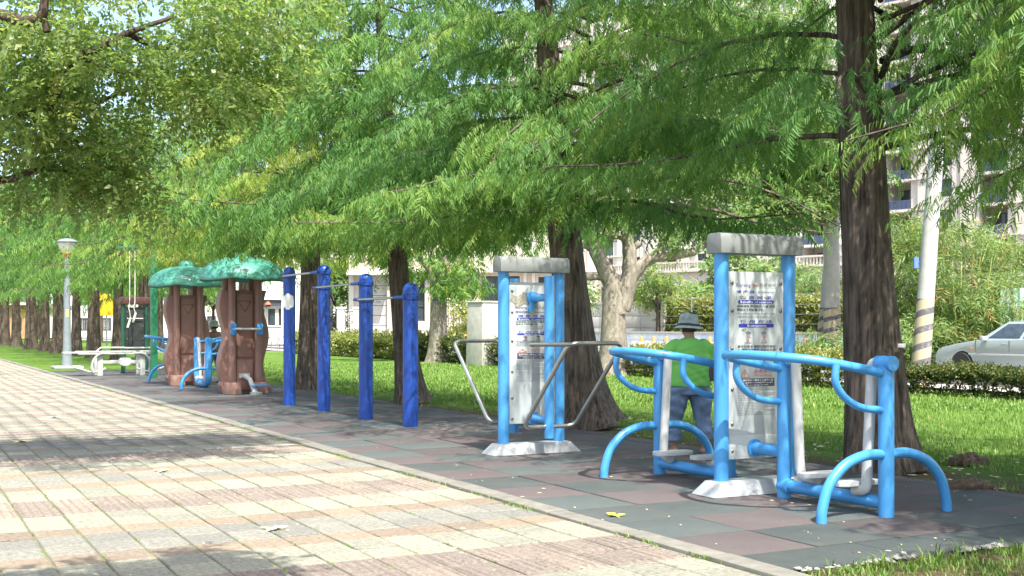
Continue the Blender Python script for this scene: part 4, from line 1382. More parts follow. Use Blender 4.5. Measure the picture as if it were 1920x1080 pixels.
pf = thing('pulley_frame', 'green post with overhead arm and two hanging rope handles beside the bench', 'exercise machine', (6.85, 35.6, 0))
MB().box((6.85, 35.6, 1.95), (.19, .19, 3.9)).build('post', M['green_paint'], pf, bevel=.02, world=True)
q1, q2 = Vector((6.85, 35.6, 0)), Vector((6.30, 36.9, 0))
dq = (q2 - q1).normalized()
MB().tube([(6.85, 35.6, 3.85), (6.1, 37.4, 3.85)], .06, 10).build('arm', M['green_paint'], pf, world=True)
for (px, Y, zt) in ((243, 37.0, 1.46), (253, 36.6, 1.62)):
    q = cw((px - 960) / F * Y, Y)
    r_ = MB().tube(spline([(q.x, q.y, 3.85), (q.x, q.y, 2.3), (q.x - .04, q.y, 2.15), (q.x + .0, q.y, 1.95), (q.x + .03, q.y, zt + .3)], 5), .014, 6).build('rope', M['rope'], pf, world=True)
    MB().tube([(q.x + .03, q.y, zt + .3), (q.x - .06, q.y, zt)], .035, 8).build('handle', M['rope'], r_, world=True)

# ---- lamp post
q = pw(126, 616, 43.0)
lp = thing('lamp_post', 'slim grey lamp post with rust red collar and frosted lantern by the path', 'lamp post', (q.x, q.y, 0))
MB().box((0, 0, .03), (1.0, 1.0, .08)).build('base_slab', M['concrete'], lp, bevel=.015)
MB().lathe([(.185, .06), (.175, .35), (.15, .6), (.125, 1.6), (.095, 3.95), (.09, 4.0)], n=18).build('post', M['lamp_grey'], lp)
MB().box((0, -.152, .62), (.12, .02, .36)).build('hatch', M['lamp_grey'], lp, bevel=.008)
MB().lathe([(.10, 3.98), (.13, 4.02), (.21, 4.17), (.19, 4.2)], n=18).build('collar', M['lamp_red'], lp)
MB().lathe([(.19, 4.19), (.22, 4.24), (.34, 4.52), (.33, 4.54)], n=8).build('lantern', M['frost'], lp, smooth=20)
MB().lathe([(.37, 4.54), (.38, 4.58), (.25, 4.66), (.05, 4.70), (0, 4.70)], n=16).build('lid', M['lamp_grey'], lp)
st = MB()
V = [(.128 * sin(a), -.128 * cos(a), z) for a in (-.5, -.1, .3) for z in (1.85, 2.12)]
st.add(V, [(0, 2, 3, 1), (2, 4, 5, 3)]).build('sticker', M['sticker'], lp)

# ---- cars
def car(root, paint):
    W_ = .83
    def archp(cx, r, n=12):
        return [(cx + r * cos(a), .30 + r * sin(a)) for a in [pi - pi * k / n for k in range(n + 1)]]
    lowf = [(2.02, .20), (2.17, .24), (2.235, .40), (2.225, .56), (2.17, .66), (2.02, .75), (1.6, .84), (1.2, .90), (.86, .945), (-.2, .965), (-1.2, .985), (-1.75, 1.0), (-2.08, .97), (-2.20, .88), (-2.235, .7), (-2.235, .42), (-2.17, .24), (-2.0, .20)]
    rear = [(p[0], max(.2, p[1])) for p in archp(-1.33, .355)]
    front = [(p[0], max(.2, p[1])) for p in archp(1.36, .355)]
    P = lowf + rear + front
    body = MB().prism(P, lambda a, b, d: (a, d * (1 - .05 * max(0, (b - .5)) - .03 * max(0, abs(a) - 1.6) ** 2), b), -W_, W_).build('body', paint, root, bevel=.045, smooth=50)
    bx = [(.88, -1.72), (.16, -1.12)]
    # cabin: pillars + roof as a ring-like shell, panes set in
    zb, zr = .95, 1.40
    def cab(u, v, k):     # u along 0..1, v side -1..1, k height 0..1
        x0 = bx[0][0] + (bx[1][0] - bx[0][0]) * k; x1 = bx[0][1] + (bx[1][1] - bx[0][1]) * k
        return (x0 + (x1 - x0) * u, v * (.77 - .20 * k), zb + (zr - zb) * k)
    cabm = MB()
    V = [cab(0, -1, 0), cab(0, 1, 0), cab(1, 1, 0), cab(1, -1, 0), cab(0, -1, 1), cab(0, 1, 1), cab(1, 1, 1), cab(1, -1, 1)]
    cabm.add(V, [(0, 1, 5, 4), (1, 2, 6, 5), (2, 3, 7, 6), (3, 0, 4, 7), (4, 5, 6, 7)])
    cabm.build('cabin', paint, root, bevel=.05, smooth=50)
    MB().box((-.48, 0, 1.405), (1.1, 1.0, .03)).build('roof', paint, root, bevel=.012)
    def pane(name, pts, d):
        n_ = (Vector(pts[1]) - Vector(pts[0])).cross(Vector(pts[2]) - Vector(pts[0])).normalized()
        if n_.dot(Vector(d)) < 0: n_ = -n_
        A_ = [Vector(p) + n_ * .012 for p in pts]; B_ = [Vector(p) - n_ * .02 for p in pts]; n = len(pts)
        MB().add(A_ + B_, [tuple(range(n)), tuple(range(2 * n - 1, n - 1, -1))] + [(i, (i + 1) % n, n + (i + 1) % n, n + i) for i in range(n)]).build(name, M['car_glass'], root, bevel=.004)
    for v in (-1, 1):
        pane('side_window', [cab(.09, v, .10), cab(.46, v, .10), cab(.50, v, .87), cab(.10, v, .87)], (0, v, 0))
        pane('side_window', [cab(.50, v, .10), cab(.86, v, .10), cab(.86, v, .87), cab(.55, v, .87)], (0, v, 0))
    pane('windscreen', [cab(0, -.86, .08), cab(0, .86, .08), cab(0, .86, .9), cab(0, -.86, .9)], (1, 0, 0))
    pane('rear_window', [cab(1, -.86, .1), cab(1, .86, .1), cab(1, .86, .9), cab(1, -.86, .9)], (-1, 0, 0))
    for v in (-1, 1):
        for cx in (1.36, -1.33):
            w = MB().lathe([(.20, -.1), (.29, -.1), (.315, -.06), (.315, .06), (.29, .1), (.20, .1)], n=24)
            w.v = [(cx + a, v * .74 + c, .315 + b) for a, b, c in w.v]
            wo = w.build('wheel', M['rubber'], root)
            r = MB().lathe([(0, .07), (.06, .075), (.19, .06), (.205, .09)], n=20)
            r.v = [(cx + a, v * (.745 + c), .315 + b) for a, b, c in r.v]
            r.build('rim', M['alloy'], wo)
            sp_ = MB()
            for k in range(7):
                an = 2 * pi * k / 7
                sp_.box((cx + .125 * cos(an), v * .817, .315 + .125 * sin(an)), (.07, .012, .045), M=Matrix.Rotation(-an, 3, 'Y'))
            sp_.build('rim_slots', M['frame_dark'], wo, smooth=0)
        MB().box((.62, v * .90, .985), (.11, .19, .12)).build('wing_mirror', paint, root, bevel=.035)
        for x in (.25, -.75):
            MB().box((x - .18, v * .805, .845), (.19, .03, .03)).build('door_handle', paint, root, bevel=.008)
        MB().box((1.06, v * .812, .73), (.09, .02, .05)).build('side_lamp', M['amber'], root, bevel=.006)
        MB().box((.0, v * .825, .58), (3.0 - .72, .018, .045)).build('side_trim', M['pale_coat'], root, bevel=.005)
        sm = MB()
        for x in (.93, -.08, -1.05):
            sm.box((x, v * .814, .62), (.012, .02, .62))
        sm.build('door_seams', M['frame_dark'], root, smooth=0)
        MB().box((2.14, v * .58, .62), (.14, .34, .13)).build('headlight', M['frost'], root, bevel=.03)
        MB().box((-2.19, v * .6, .82), (.1, .32, .14)).build('tail_light', M['lamp_red'], root, bevel=.02)
    MB().box((0, 0, .27), (3.6, 1.3, .2)).build('underbody', M['rubber'], root, smooth=0)

c1 = thing('parked_car', 'silver sedan parked on the street beyond the right-hand hedge', 'car', (25.0, 20.05, .20), pi / 2)
car(c1, M['car_silver'])
c2 = thing('parked_car', 'yellow taxi mostly hidden behind the grey concrete block', 'car', (25.4, along(851, 24.6) - 2.2, .10), pi / 2)
car(c2, M['car_yellow'])
# ================================================================== TREES AND PLANTS
def frames_from(dirs, up=(0, 0, 1), roll=None):
    "(n,3) forward vectors -> (n,3,3) with rows forward, side, up"
    f = dirs / np.linalg.norm(dirs, axis=1, keepdims=True)
    u = np.tile(np.array(up, float), (len(f), 1))
    bad = np.abs((f * u).sum(1)) > .97
    u[bad] = (1, 0, 0)
    s = np.cross(u, f); s /= np.linalg.norm(s, axis=1, keepdims=True)
    w = np.cross(f, s)
    if roll is not None:
        c, si = np.cos(roll)[:, None], np.sin(roll)[:, None]
        s, w = s * c + w * si, w * c - s * si
    return np.stack([f, s, w], axis=1)

def instance(templates, P, R, S, rng, tint):
    "place random templates -> arrays"
    Vs, Qs, Ts = [], [], []
    which = rng.integers(0, len(templates), len(P)); o = 0
    for k, (tv, tq) in enumerate(templates):
        idx = np.nonzero(which == k)[0]
        if not len(idx):
            continue
        V = np.einsum('vi,nij->nvj', tv, R[idx]) * S[idx][:, None, None] + P[idx][:, None, :]
        n, m = len(idx), len(tv)
        Q = tq[None] + (np.arange(n) * m)[:, None, None] + o
        Vs.append(V.reshape(-1, 3)); Qs.append(Q.reshape(-1, tq.shape[1])); Ts.append(np.repeat(tint[idx], m)); o += n * m
    return np.concatenate(Vs), np.concatenate(Qs), np.concatenate(Ts)

def needle_spray(rng, n_pairs=7, L=.36, bl=.105, bw=.021, segs=2):
    "drooping feathery twig: paired hanging branchlets, each a bent tapering strip"
    V, Q = [], []
    for i in range(n_pairs):
        for sd in (-1, 1):
            u = (i + .5 + rng.uniform(-.35, .35)) / n_pairs
            p = np.array([L * u, 0, -.30 * L * u * u])
            d = np.array([rng.uniform(.3, .75), sd * rng.uniform(.3, .75), rng.uniform(-1.0, -.15)])
            d /= np.linalg.norm(d)
            ln = bl * rng.uniform(.75, 1.25) * (1.05 - .35 * abs(u - .45))
            side = np.cross(d, np.array([0, 0, 1.0]) + rng.normal(0, .45, 3)); side /= np.linalg.norm(side)
            o = len(V)
            q = p.copy(); dd = d.copy()
            ws = (.55, 1.0, .25) if segs == 2 else (.8, .4)
            for k in range(segs + 1):
                w = side * bw * .5 * ws[k]
                V += [q - w, q + w]
                dd = dd + np.array([0, 0, -.42]); dd /= np.linalg.norm(dd)
                q = q + dd * ln / segs
            Q += [(o + 2 * k, o + 2 * k + 1, o + 2 * k + 3, o + 2 * k + 2) for k in range(segs)]
    return np.array(V), np.array(Q)

def leaf_spray(rng, n=14, L=.34, ll=.068, lw=.036, droop=.3):
    V, Q = [], []
    for i in range(n):
        u = (i + .6) / n; sd = 1 if i % 2 else -1
        p = np.array([L * u, 0, -droop * L * u * u]) + rng.normal(0, .008, 3)
        d = np.array([rng.uniform(.2, 1.0), sd * rng.uniform(.3, 1.0), rng.uniform(-.7, .25)]); d /= np.linalg.norm(d)
        l = ll * rng.uniform(.7, 1.2)
        nn = np.array([0, 0, 1.0]) + rng.normal(0, .55, 3)
        s = np.cross(d, nn); s /= np.linalg.norm(s); up = np.cross(s, d)
        w = lw * l / ll * .5
        o = len(V)
        V += [p, p + d * l * .45 + s * w + up * w * .35, p + d * l - up * l * .1, p + d * l * .45 - s * w + up * w * .35]
        Q.append((o, o + 1, o + 2, o + 3))
    return np.array(V), np.array(Q)

TR = np.random.default_rng(11)
NEEDLE_FINE = [needle_spray(TR, 10, .36, .088, .0185, 1) for _ in range(14)]
NEEDLE_CLOSE = [needle_spray(TR, 13, .36, .075, .0135, 1) for _ in range(14)]
NEEDLE_MID = [needle_spray(TR, 8, .44, .115, .027, 1) for _ in range(10)]
NEEDLE_FAR = [needle_spray(TR, 5, .58, .22, .058, 1) for _ in range(10)]
LEAF_FINE = [leaf_spray(TR) for _ in range(14)]
LEAF_MID = [leaf_spray(TR, 9, .5, .16, .075) for _ in range(12)]
LEAF_FAR = [leaf_spray(TR, 8, .9, .34, .17) for _ in range(10)]
BAMBOO = [leaf_spray(TR, 8, .42, .22, .034, .55) for _ in range(14)]
HEDGE = [leaf_spray(TR, 9, .16, .05, .028, .0) for _ in range(12)]

def ang_noise(rng, n):
    return rng.uniform(0, 2 * pi, n)

def trunk(mb, path, rf, n=36, seed=0, ridges=True, flare=(.0, .3), mi=0):
    "path of Vectors, rf(u, z) radius; vertical bark furrows and a lobed foot"
    rng = random.Random(seed); ph = [rng.uniform(0, 6.28) for _ in range(8)]
    m = len(path); V = []
    for i, p in enumerate(path):
        z = p.z - path[0].z
        d = (path[min(i + 1, m - 1)] - path[max(i - 1, 0)]).normalized()
        a0 = Vector((1, 0, 0)); A_ = (a0 - d * a0.dot(d)).normalized(); B_ = d.cross(A_)
        for k in range(n):
            a = 2 * pi * k / n
            r = rf(i / (m - 1), z)
            if flare[0]:
                lob = .5 + .5 * cos(5 * a + ph[0] + .6 * sin(2 * a + ph[1]))
                r += flare[0] * exp(-z / flare[1]) * (.45 + .9 * lob) + .02 * exp(-z / .9) * lob
            if ridges:
                q = abs(sin(6.5 * a + ph[2] + 1.1 * sin(1.7 * z + ph[3]))) * .5 + abs(sin(10.5 * a + ph[4] + 1.4 * sin(1.1 * z + ph[5]))) * .5
                r *= .955 + .075 * q + .02 * sin(3 * z + 2 * a + ph[6])
            V.append(p + (A_ * cos(a) + B_ * sin(a)) * r)
    Fc = [(i * n + k, i * n + (k + 1) % n, (i + 1) * n + (k + 1) % n, (i + 1) * n + k) for i in range(m - 1) for k in range(n)]
    Fc.append(tuple(range((m - 1) * n, m * n)))
    mb.add(V, Fc, mi)

def in_view(P, m=30):
    X = P[:, 0] * CT - P[:, 1] * ST; Y = P[:, 0] * ST + P[:, 1] * CT
    Y = np.maximum(Y, .05)
    px = 960 + F * X / Y; py = HZ - F * (P[:, 2] - CH) / Y
    m = m + F * 1.15 / np.maximum(Y, 2)
    return (Y > .5) & (px > -m) & (px < 1920 + m) & (py > -m)

def cypress_limbs(rng, H, cb, R, n, up=.45, droop=.62):
    out = []
    for i in range(n):
        u = (i + rng.uniform(0, .8)) / n
        z0 = cb + (H - cb) * u ** 1.15
        L = R * (1 - u) ** .62 * rng.uniform(.78, 1.1) + .5
        az = i * 2.39996 + rng.uniform(-.4, .4)
        out.append((z0, L, az, up * rng.uniform(.7, 1.3), droop * rng.uniform(.7, 1.25)))
    return out

def cypress_sprays(rng, limbs, base, sp_tw=.30, sp_sp=.17, zf=0):
    soft = lambda z: zf + .16 * math.log1p(exp(min(40, (z - zf) / .16)))
    "positions, directions, tint of sprays along limbs and their side twigs"
    P, D, T, LP = [], [], [], []
    zf0 = zf
    for (z0, L, az, up, dr) in limbs:
        zf = zf0 + rng.uniform(-.12, .38)
        pos = lambda u: np.array([L * u * cos(az + .25 * u), L * u * sin(az + .25 * u), soft(z0 + L * (up * u - dr * u * u))])
        LP.append([pos(k / 7) for k in range(8)])
        tl = rng.uniform(.25, .75)
        ntw = max(3, int(L / sp_tw))
        for j in range(ntw):
            u = .14 + .86 * (j + rng.uniform(0, .7)) / ntw
            if u > 1.0: u = 1.0
            p0 = pos(u)
            sd = 1 if j % 2 else -1
            l2 = (.25 * L * (1.15 - u) + .24) * rng.uniform(.7, 1.25)
            a2 = az + .25 * u + sd * rng.uniform(.65, 1.25) * (1.1 - .5 * u)
            ns = max(2, int(l2 / sp_sp))
            for k in range(ns):
                v = (k + rng.uniform(.2, 1)) / ns
                q = p0 + np.array([l2 * v * cos(a2), l2 * v * sin(a2), l2 * (.14 * v - .50 * v * v)]) + rng.normal(0, .03, 3)
                a3 = a2 + (1 if k % 2 else -1) * rng.uniform(.1, .9)
                P.append(q); D.append((cos(a3), sin(a3), rng.uniform(-1.15, -.1))); T.append(tl + rng.normal(0, .13))
            if u > .85:
                P.append(p0); D.append((cos(az), sin(az), rng.uniform(-.7, -.2))); T.append(tl + .15)
    return np.array(P) + np.array(base), np.array(D), np.clip(np.array(T), 0, 1), LP

def limb_tubes(mb, LPs, base, r0=.06, mi=0, start=0.0, n=6, kr=None):
    for lp in LPs:
        L = np.linalg.norm(np.array(lp[-1]) - np.array(lp[0]))
        r = (kr or .009) * L ** .9 + .003
        mb.tube([Vector(p) for p in lp], [r * (1 - .85 * k / (len(lp) - 1)) for k in range(len(lp))], n, caps=False, mi=mi)

def cypress(name_label, t, s, seed, H=10.0, cb=3.0, R=4.0, nl=44, r0=.285, tap=.026, lod='fine', group='bald cypress trees in a row along the park strip', lean=(0, 0), sp=(.30, .17), keep_out=.4, bark='bark', up=.45, droop=.62, flare=.13, extra_limbs=None, tint_add=0.0, cut=None, lf=None, zmin=2.55):
    rng = np.random.default_rng(seed)
    root = thing('cypress_tree', name_label, 'tree', (t, s, -.03), group=group)
    limbs = cypress_limbs(rng, H, cb, R, nl, up, droop) + (extra_limbs or [])
    if lf:
        limbs = [l for l in limbs if lf(l)]
    tb = MB()
    nseg = 46 if s < 30 else 14
    path = [Vector((lean[0] * (k / nseg), lean[1] * (k / nseg), H * .97 * (k / nseg) ** 1.25)) for k in range(nseg + 1)]
    trunk(tb, path, lambda u, z: max(.03, r0 * (1 - .93 * (z / H) ** 1.0) if tap is None else max(.03, r0 - tap * z)), n=44 if s < 30 else 16, seed=seed, flare=(flare, .42))
    P, D, T, LP = cypress_sprays(rng, limbs, (0, 0, 0), *sp, zf=zmin + .2)
    limb_tubes(tb, LP, None)
    tb.build('trunk', M[bark], root, smooth=60)
    wP = P + np.array([t, s, 0])
    vis = in_view(wP)
    keep = vis | (rng.random(len(P)) < keep_out)
    behind = P[:, 0] * ST + P[:, 1] * CT
    keep &= (behind < 1.0) | (P[:, 0] < -.8) | (rng.random(len(P)) < .45) if s < 30 else True
    keep &= (P[:, 0] < 1.6) | (rng.random(len(P)) < .45)
    keep &= wP[:, 2] > zmin + rng.normal(0, .14, len(P))
    if cut is not None:
        keep &= cut(wP, rng)
    S = rng.uniform(.8, 1.2, len(P)) * np.where(vis, 1.0, 2.8)  # sprays out of view are enlarged so the unseen canopy shades more
    P, D, T, S = P[keep], D[keep], T[keep], S[keep]
    tm_ = {'close': NEEDLE_CLOSE, 'fine': NEEDLE_FINE, 'mid': NEEDLE_MID, 'far': NEEDLE_FAR}[lod]
    V, Q, TT = instance(tm_, P, frames_from(D, roll=rng.normal(0, .35, len(P))), S, rng, np.clip(T + tint_add, 0, 1))
    put('crown', np_mesh('crown', V, Q, M['needle'], TT), root)
    return root, len(Q)

TT0 = 8.88
def trunk_gap(w, r):
    "the big right-hand trunk keeps a mostly bare front"
    X = w[:, 0] * CT - w[:, 1] * ST; Y = w[:, 0] * ST + w[:, 1] * CT
    d = np.abs((X - 3.62) - (12.0 - Y) * -.30)
    return ~((Y < 11.95) & (Y > 7) & (d < .42) & (w[:, 2] < 5.2) & (r.random(len(w)) < .82))
def front(*zs):
    return [(z, 1.5 + .35 * (i % 3), -2.1 + .45 * ((i % 3) - 1), .3, .55) for i, z in enumerate(zs)]
counts = []
def cy(*a, **k):
    r, n = cypress(*a, **k); counts.append(n); return r
# nearest tree stands just right of the picture; its drooping tips come in at the right edge
cy('bald cypress with long drooping sprays hanging in at the upper right corner', 8.9, 2.85, 21, cb=3.0, R=5.2, nl=58, keep_out=.3, up=.36, droop=.62, sp=(.13, .085), lod='close', zmin=2.3, cut=trunk_gap, lf=lambda l: not (118 < math.degrees(l[2]) % 360 < 205 and l[0] < 6.2), extra_limbs=[(3.0 + .42 * i, 3.75 - .05 * i, radians(104 + (i * 17) % 22), .42, .60) for i in range(9)])
cy('large bald cypress with thick bare trunk right behind the nearest blue air walker', 8.95, 8.95, 5, H=10.5, cb=3.15, R=3.9, nl=46, r0=.305, tap=.026, up=.50, droop=.64, sp=(.15, .10), keep_out=.85, cut=trunk_gap, lean=(-.44, .23), lod='close', extra_limbs=[(3.4 + .4 * i, 3.2, radians(-55 + (i * 29) % 75), .45, .45) for i in range(7)], zmin=2.9)
cy('bald cypress with dark furrowed trunk directly behind the signboard with steel bars', 9.05, 14.82, 8, cb=2.9, R=4.4, nl=56, r0=.31, tap=.028, lean=(-.84, .44), flare=.23, up=.40, droop=.66, sp=(.135, .085), keep_out=.16, extra_limbs=front(3.3, 3.9, 4.5, 5.2, 6), zmin=2.65, cut=lambda w, r: ~((w[:, 0] > 9.4) & (w[:, 2] < 3.9) & (r.random(len(w)) < .85)))
cy('bald cypress with slender dark trunk behind the nearest two blue posts', 8.92, 21.15, 13, cb=2.8, R=4.4, nl=56, r0=.235, tap=.02, lean=(-.66, .35), up=.36, droop=.66, lod='mid', sp=(.14, .095), tint_add=.08, keep_out=.16, zmin=3.2, extra_limbs=front(3.3, 3.9, 4.6, 5.4, 6.2))
cy('bald cypress with broad trunk seen between the two farthest blue posts', 8.9, 27.3, 17, cb=2.8, R=4.5, nl=50, r0=.30, tap=.024, up=.36, droop=.66, lod='mid', sp=(.17, .115), tint_add=.38, keep_out=.16, zmin=3.65, extra_limbs=front(3.6, 4.4, 5.2, 6.0))
protos = []
spec = [(462, 'bald cypress with trunk half hidden behind the nearer mushroom station', 31), (366, 'bald cypress behind the farther mushroom station', 32),
        (270, 'bald cypress with trunk just right of the dark green board', 33), (222, 'bald cypress with trunk just left of the dark green board', 34),
        (176, 'bald cypress with wide trunk right of the lamp post', 35), (143, 'bald cypress with trunk touching the right side of the lamp post', 36),
        (109, 'bald cypress with trunk just left of the lamp post', 37), (84, 'second bald cypress left of the lamp post', 38),
        (58, 'third bald cypress left of the lamp post, slim trunk', 39), (30, 'bald cypress second from the left edge of the picture', 40), (8, 'bald cypress at the left edge of the picture', 41)]
for i, (px, lab, sd) in enumerate(spec):
    s = along(px, TT0)
    far = i >= 4
    if i < 6:
        r = cy(lab, TT0, s, sd, H=11 + .2 * i, cb=3.0 + .15 * i, R=4.4 + .1 * i, nl=60 if not far else 50, r0=.33 if px in (176, 109) else .27, tap=.02, lod='mid' if i < 3 else 'far', sp=(.28, .19) if i < 3 else (.36, .26), bark='bark_grey', keep_out=.2, flare=.1, zmin=(3.3, 3.0, 2.75, 2.7, 2.6, 2.5)[i], tint_add=.3 if i == 0 else -.05)
        protos.append(r)
    else:
        r = copy_tree(protos[4 + i % 2]); r.location = (TT0, s, -.03); r.rotation_euler = (0, 0, 1.3 * i); r['label'] = lab
        k = 1 + .08 * (i - 5); r.scale = (k, k, k)
# second line behind, towards the street
for px, t, lab in ((236, 15.5, 'slim cypress farther back between the two trunks left of the green board'), (72, 17.0, 'slim cypress in the back line at the far left, left of the lamp post'), (300, 15.5, 'slim cypress in the back line right of the dark green board')):
    r = copy_tree(protos[3]); r.location = (t, along(px, t), -.03); r['label'] = lab; r['group'] = 'slim cypress trees in the line farther back'; r.scale = (.9, .9, 1.0)

# ---- broad-leaved trees
def wobble_limb(p0, p1, n, amp, rng, sag=0):
    p0, p1 = np.array(p0, float), np.array(p1, float)
    pts = [p0 + (p1 - p0) * k / n + (rng.normal(0, amp, 3) if 0 < k < n else 0) + np.array([0, 0, sag * sin(pi * k / n)]) for k in range(n + 1)]
    return [Vector(p) for p in spline([Vector(p) for p in pts], 4)]

def leaf_cloud(rng, blobs, n):
    "sample clumped points inside ellipsoids: (centre, radii, weight)"
    w = np.array([b[2] for b in blobs], float); w /= w.sum()
    out, cen = [], []
    for (c, r, _), wi in zip(blobs, w):
        k = int(n * wi)
        nc = max(6, k // 26)
        u = rng.normal(0, 1, (nc, 3)); u /= np.linalg.norm(u, axis=1, keepdims=True)
        u *= (rng.random((nc, 1)) ** .45)
        cc = np.array(c) + u * np.array(r)
        ids = rng.integers(0, nc, k)
        sg = .13 * min(r) + .16
        pts = cc[ids] + rng.normal(0, 1, (k, 3)) * np.array([sg, sg, sg * .45])
        out.append(pts); cen.append(np.repeat(np.array([c]), k, 0))
    return np.concatenate(out), np.concatenate(cen)

def leafy(root, rng, blobs, n, tmpl, mat, lo=.1, hi=.9, name='crown', droop=-.35, keep=None, smin=.8, smax=1.25):
    P, Cn = leaf_cloud(rng, blobs, n)
    if keep is not None:
        k = keep(P + np.array(root.location)); P, Cn = P[k], Cn[k]
    D = (P - Cn); D[:, 2] *= .2; D += rng.normal(0, .6, D.shape); D /= np.linalg.norm(D, axis=1, keepdims=True) + 1e-6; D[:, 2] += droop
    T = np.clip(rng.normal((lo + hi) / 2, (hi - lo) / 3, len(P)), 0, 1)
    V, Q, TT = instance(tmpl, P, frames_from(D, roll=rng.normal(0, .5, len(P))), rng.uniform(smin, smax, len(P)), rng, T)
    counts.append(len(Q))
    return put(name, np_mesh(name, V, Q, M[mat], TT), root)

# big ovate-leaved tree whose boughs hang in at upper left
rng = np.random.default_rng(77)
base = cw(-7.6, 11.8)
lt = thing('broadleaf_tree', 'ovate-leaved tree with dark boughs reaching in from the upper left', 'tree', (base.x, base.y, -.03))
L_ = lambda px, py, Y: pw(px, py, Y) - Vector(lt.location)
tb = MB()
trunk(tb, [Vector((.02 * k * k * .1, 0, .25 * k)) for k in range(11)], lambda u, z: .30 - .03 * z, n=28, seed=4, flare=(.12, .4))
top = Vector((.2, 0, 2.5))
boughs = [[top, L_(-120, 170, 11.8), L_(0, 195, 11.8), L_(75, 213, 11.7), L_(112, 160, 11.6), L_(150, 108, 11.6), L_(190, 88, 11.6), L_(240, 62, 11.7), L_(330, 30, 12)],
          [L_(40, 205, 11.75), L_(85, 216, 11.9), L_(150, 205, 12.3), L_(240, 170, 12.8), L_(360, 150, 13.2)],
          [top, L_(-110, 330, 12.3), L_(0, 338, 12.3), L_(50, 325, 12.2), L_(80, 305, 12.2), L_(110, 272, 12.1), L_(160, 262, 12.0)],
          [L_(60, 318, 12.2), L_(110, 318, 12.3), L_(150, 330, 12.4)],
          [top, L_(-90, 60, 11.2), L_(60, 40, 11.0), L_(85, -10, 11), L_(95, -160, 11)],
          [L_(88, 60, 11), L_(82, 0, 11.0), L_(120, -90, 11), L_(240, -120, 11.4)],
          [top, Vector((.1, .3, 4.2)), Vector((-.5, 1.0, 6.2))], [top, Vector((-.8, -.4, 4.0)), Vector((-2.5, -1.2, 5.5))],
          [L_(240, 62, 11.7), L_(300, 90, 12.4), L_(400, 85, 13)], [L_(150, 108, 11.6), L_(200, 130, 11.8), L_(260, 140, 11.9)]]
for i, b in enumerate(boughs):
    sp_ = spline(b, 5); r0_ = .085 if i in (0, 2, 4) else .035
    if i == 2: r0_ = .05
    tb.tube(sp_, [r0_ * (1 - .75 * k / (len(sp_) - 1)) for k in range(len(sp_))], 10, caps=False)
tb.build('trunk', M['bark_dark'], lt, smooth=60)
def blob(px, py, Y, rx, ry, rz, w):
    c = L_(px, py, Y); return ((c.x, c.y, c.z), (rx, ry, rz), w)
blobs = [blob(60, 60, 12.0, 1.3, 1.5, .8, 3), blob(230, 40, 12.2, 1.3, 1.6, .8, 3.2), blob(380, 60, 12.6, 1.0, 1.4, .75, 2.6), blob(470, 110, 13.0, .45, .9, .5, .9),
         blob(180, 170, 12.2, 1.2, 1.5, .5, 2.6), blob(330, 160, 12.6, .9, 1.2, .45, 2.0), blob(60, 290, 12.5, .9, 1.0, .5, .7), blob(190, 300, 12.3, .75, 1.0, .55, 1.6), blob(225, 345, 12.4, .45, .7, .3, .8), blob(50, 340, 12.6, .45, .8, .3, .5),
         blob(-260, 60, 11.8, 1.6, 1.8, 1.0, 1.0), blob(20, 150, 11.4, .5, .6, .4, .8), blob(490, 20, 13.2, .5, .8, .5, .7)]
_o = Vector(lt.location)
blobs.append(((2.3 - _o.x, 10.3 - _o.y, 5.4), (1.7, .6, .35), 1.5))  # unseen leaf mass above the view, added to lengthen the path shadow
leafy(lt, rng, blobs, 3400, LEAF_FINE, 'ovate', .1, .95)
# a second one close by on the left, outside the picture, shading the nearest pavers
lt2 = thing('broadleaf_tree', 'ovate-leaved tree left of the nearest pavers, casting shade on them', 'tree', (-2.6, 2.6, -.03))
tb = MB(); trunk(tb, [Vector((0, 0, .3 * k)) for k in range(13)], lambda u, z: .26 - .03 * z, n=20, seed=9, flare=(.1, .4))
for q in ((2.2, .5, 5.6), (.6, -.4, 5.8), (-1.5, -1, 5.5)):
    tb.tube(spline([Vector((0, 0, 3.4)), Vector((q[0] * .5, q[1] * .5, 4.8)), Vector(q)], 5), [.09 - .007 * k for k in range(11)], 8, caps=False)
tb.build('trunk', M['bark_dark'], lt2, smooth=60)
leafy(lt2, rng, [((3.0, 1.2, 5.6), (1.3, .16, .3), 1.7), ((.6, -.4, 6.0), (1.3, .7, .5), 1.2), ((-1.5, -.8, 5.8), (1.6, 1.4, .8), 1.2)], 1100, LEAF_MID, 'ovate')

# a third farther along the left side of the path
lt3 = thing('broadleaf_tree', 'farther ovate-leaved tree at the left edge beside the sunlit path', 'tree', (-.2, 38.5, -.03))
tb = MB(); trunk(tb, [Vector((-1.2 + .05 * k, 0, .3 * k)) for k in range(14)], lambda u, z: .26 - .03 * z, n=20, seed=19, flare=(.1, .4))
for q in ((1.6, 0, 6), (-2.2, 1, 6), (-.6, -1.6, 6.4)):
    tb.tube(spline([Vector((-.6, 0, 3.7)), Vector((q[0] * .6, q[1] * .5, 5)), Vector(q)], 5), [.09 - .007 * k for k in range(11)], 8, caps=False)
tb.build('trunk', M['bark_dark'], lt3, smooth=60)
leafy(lt3, rng, [((.9, 0, 5.6), (2.2, 1.6, 1.1), 2), ((-1.6, .5, 5.8), (2.2, 2, 1.4), 2), ((1.6, -.6, 4.2), (1.3, 1.0, .7), 1), ((0, .4, 7.4), (2, 1.8, .9), 1)], 1300, LEAF_MID, 'ovate', .3, 1.0)

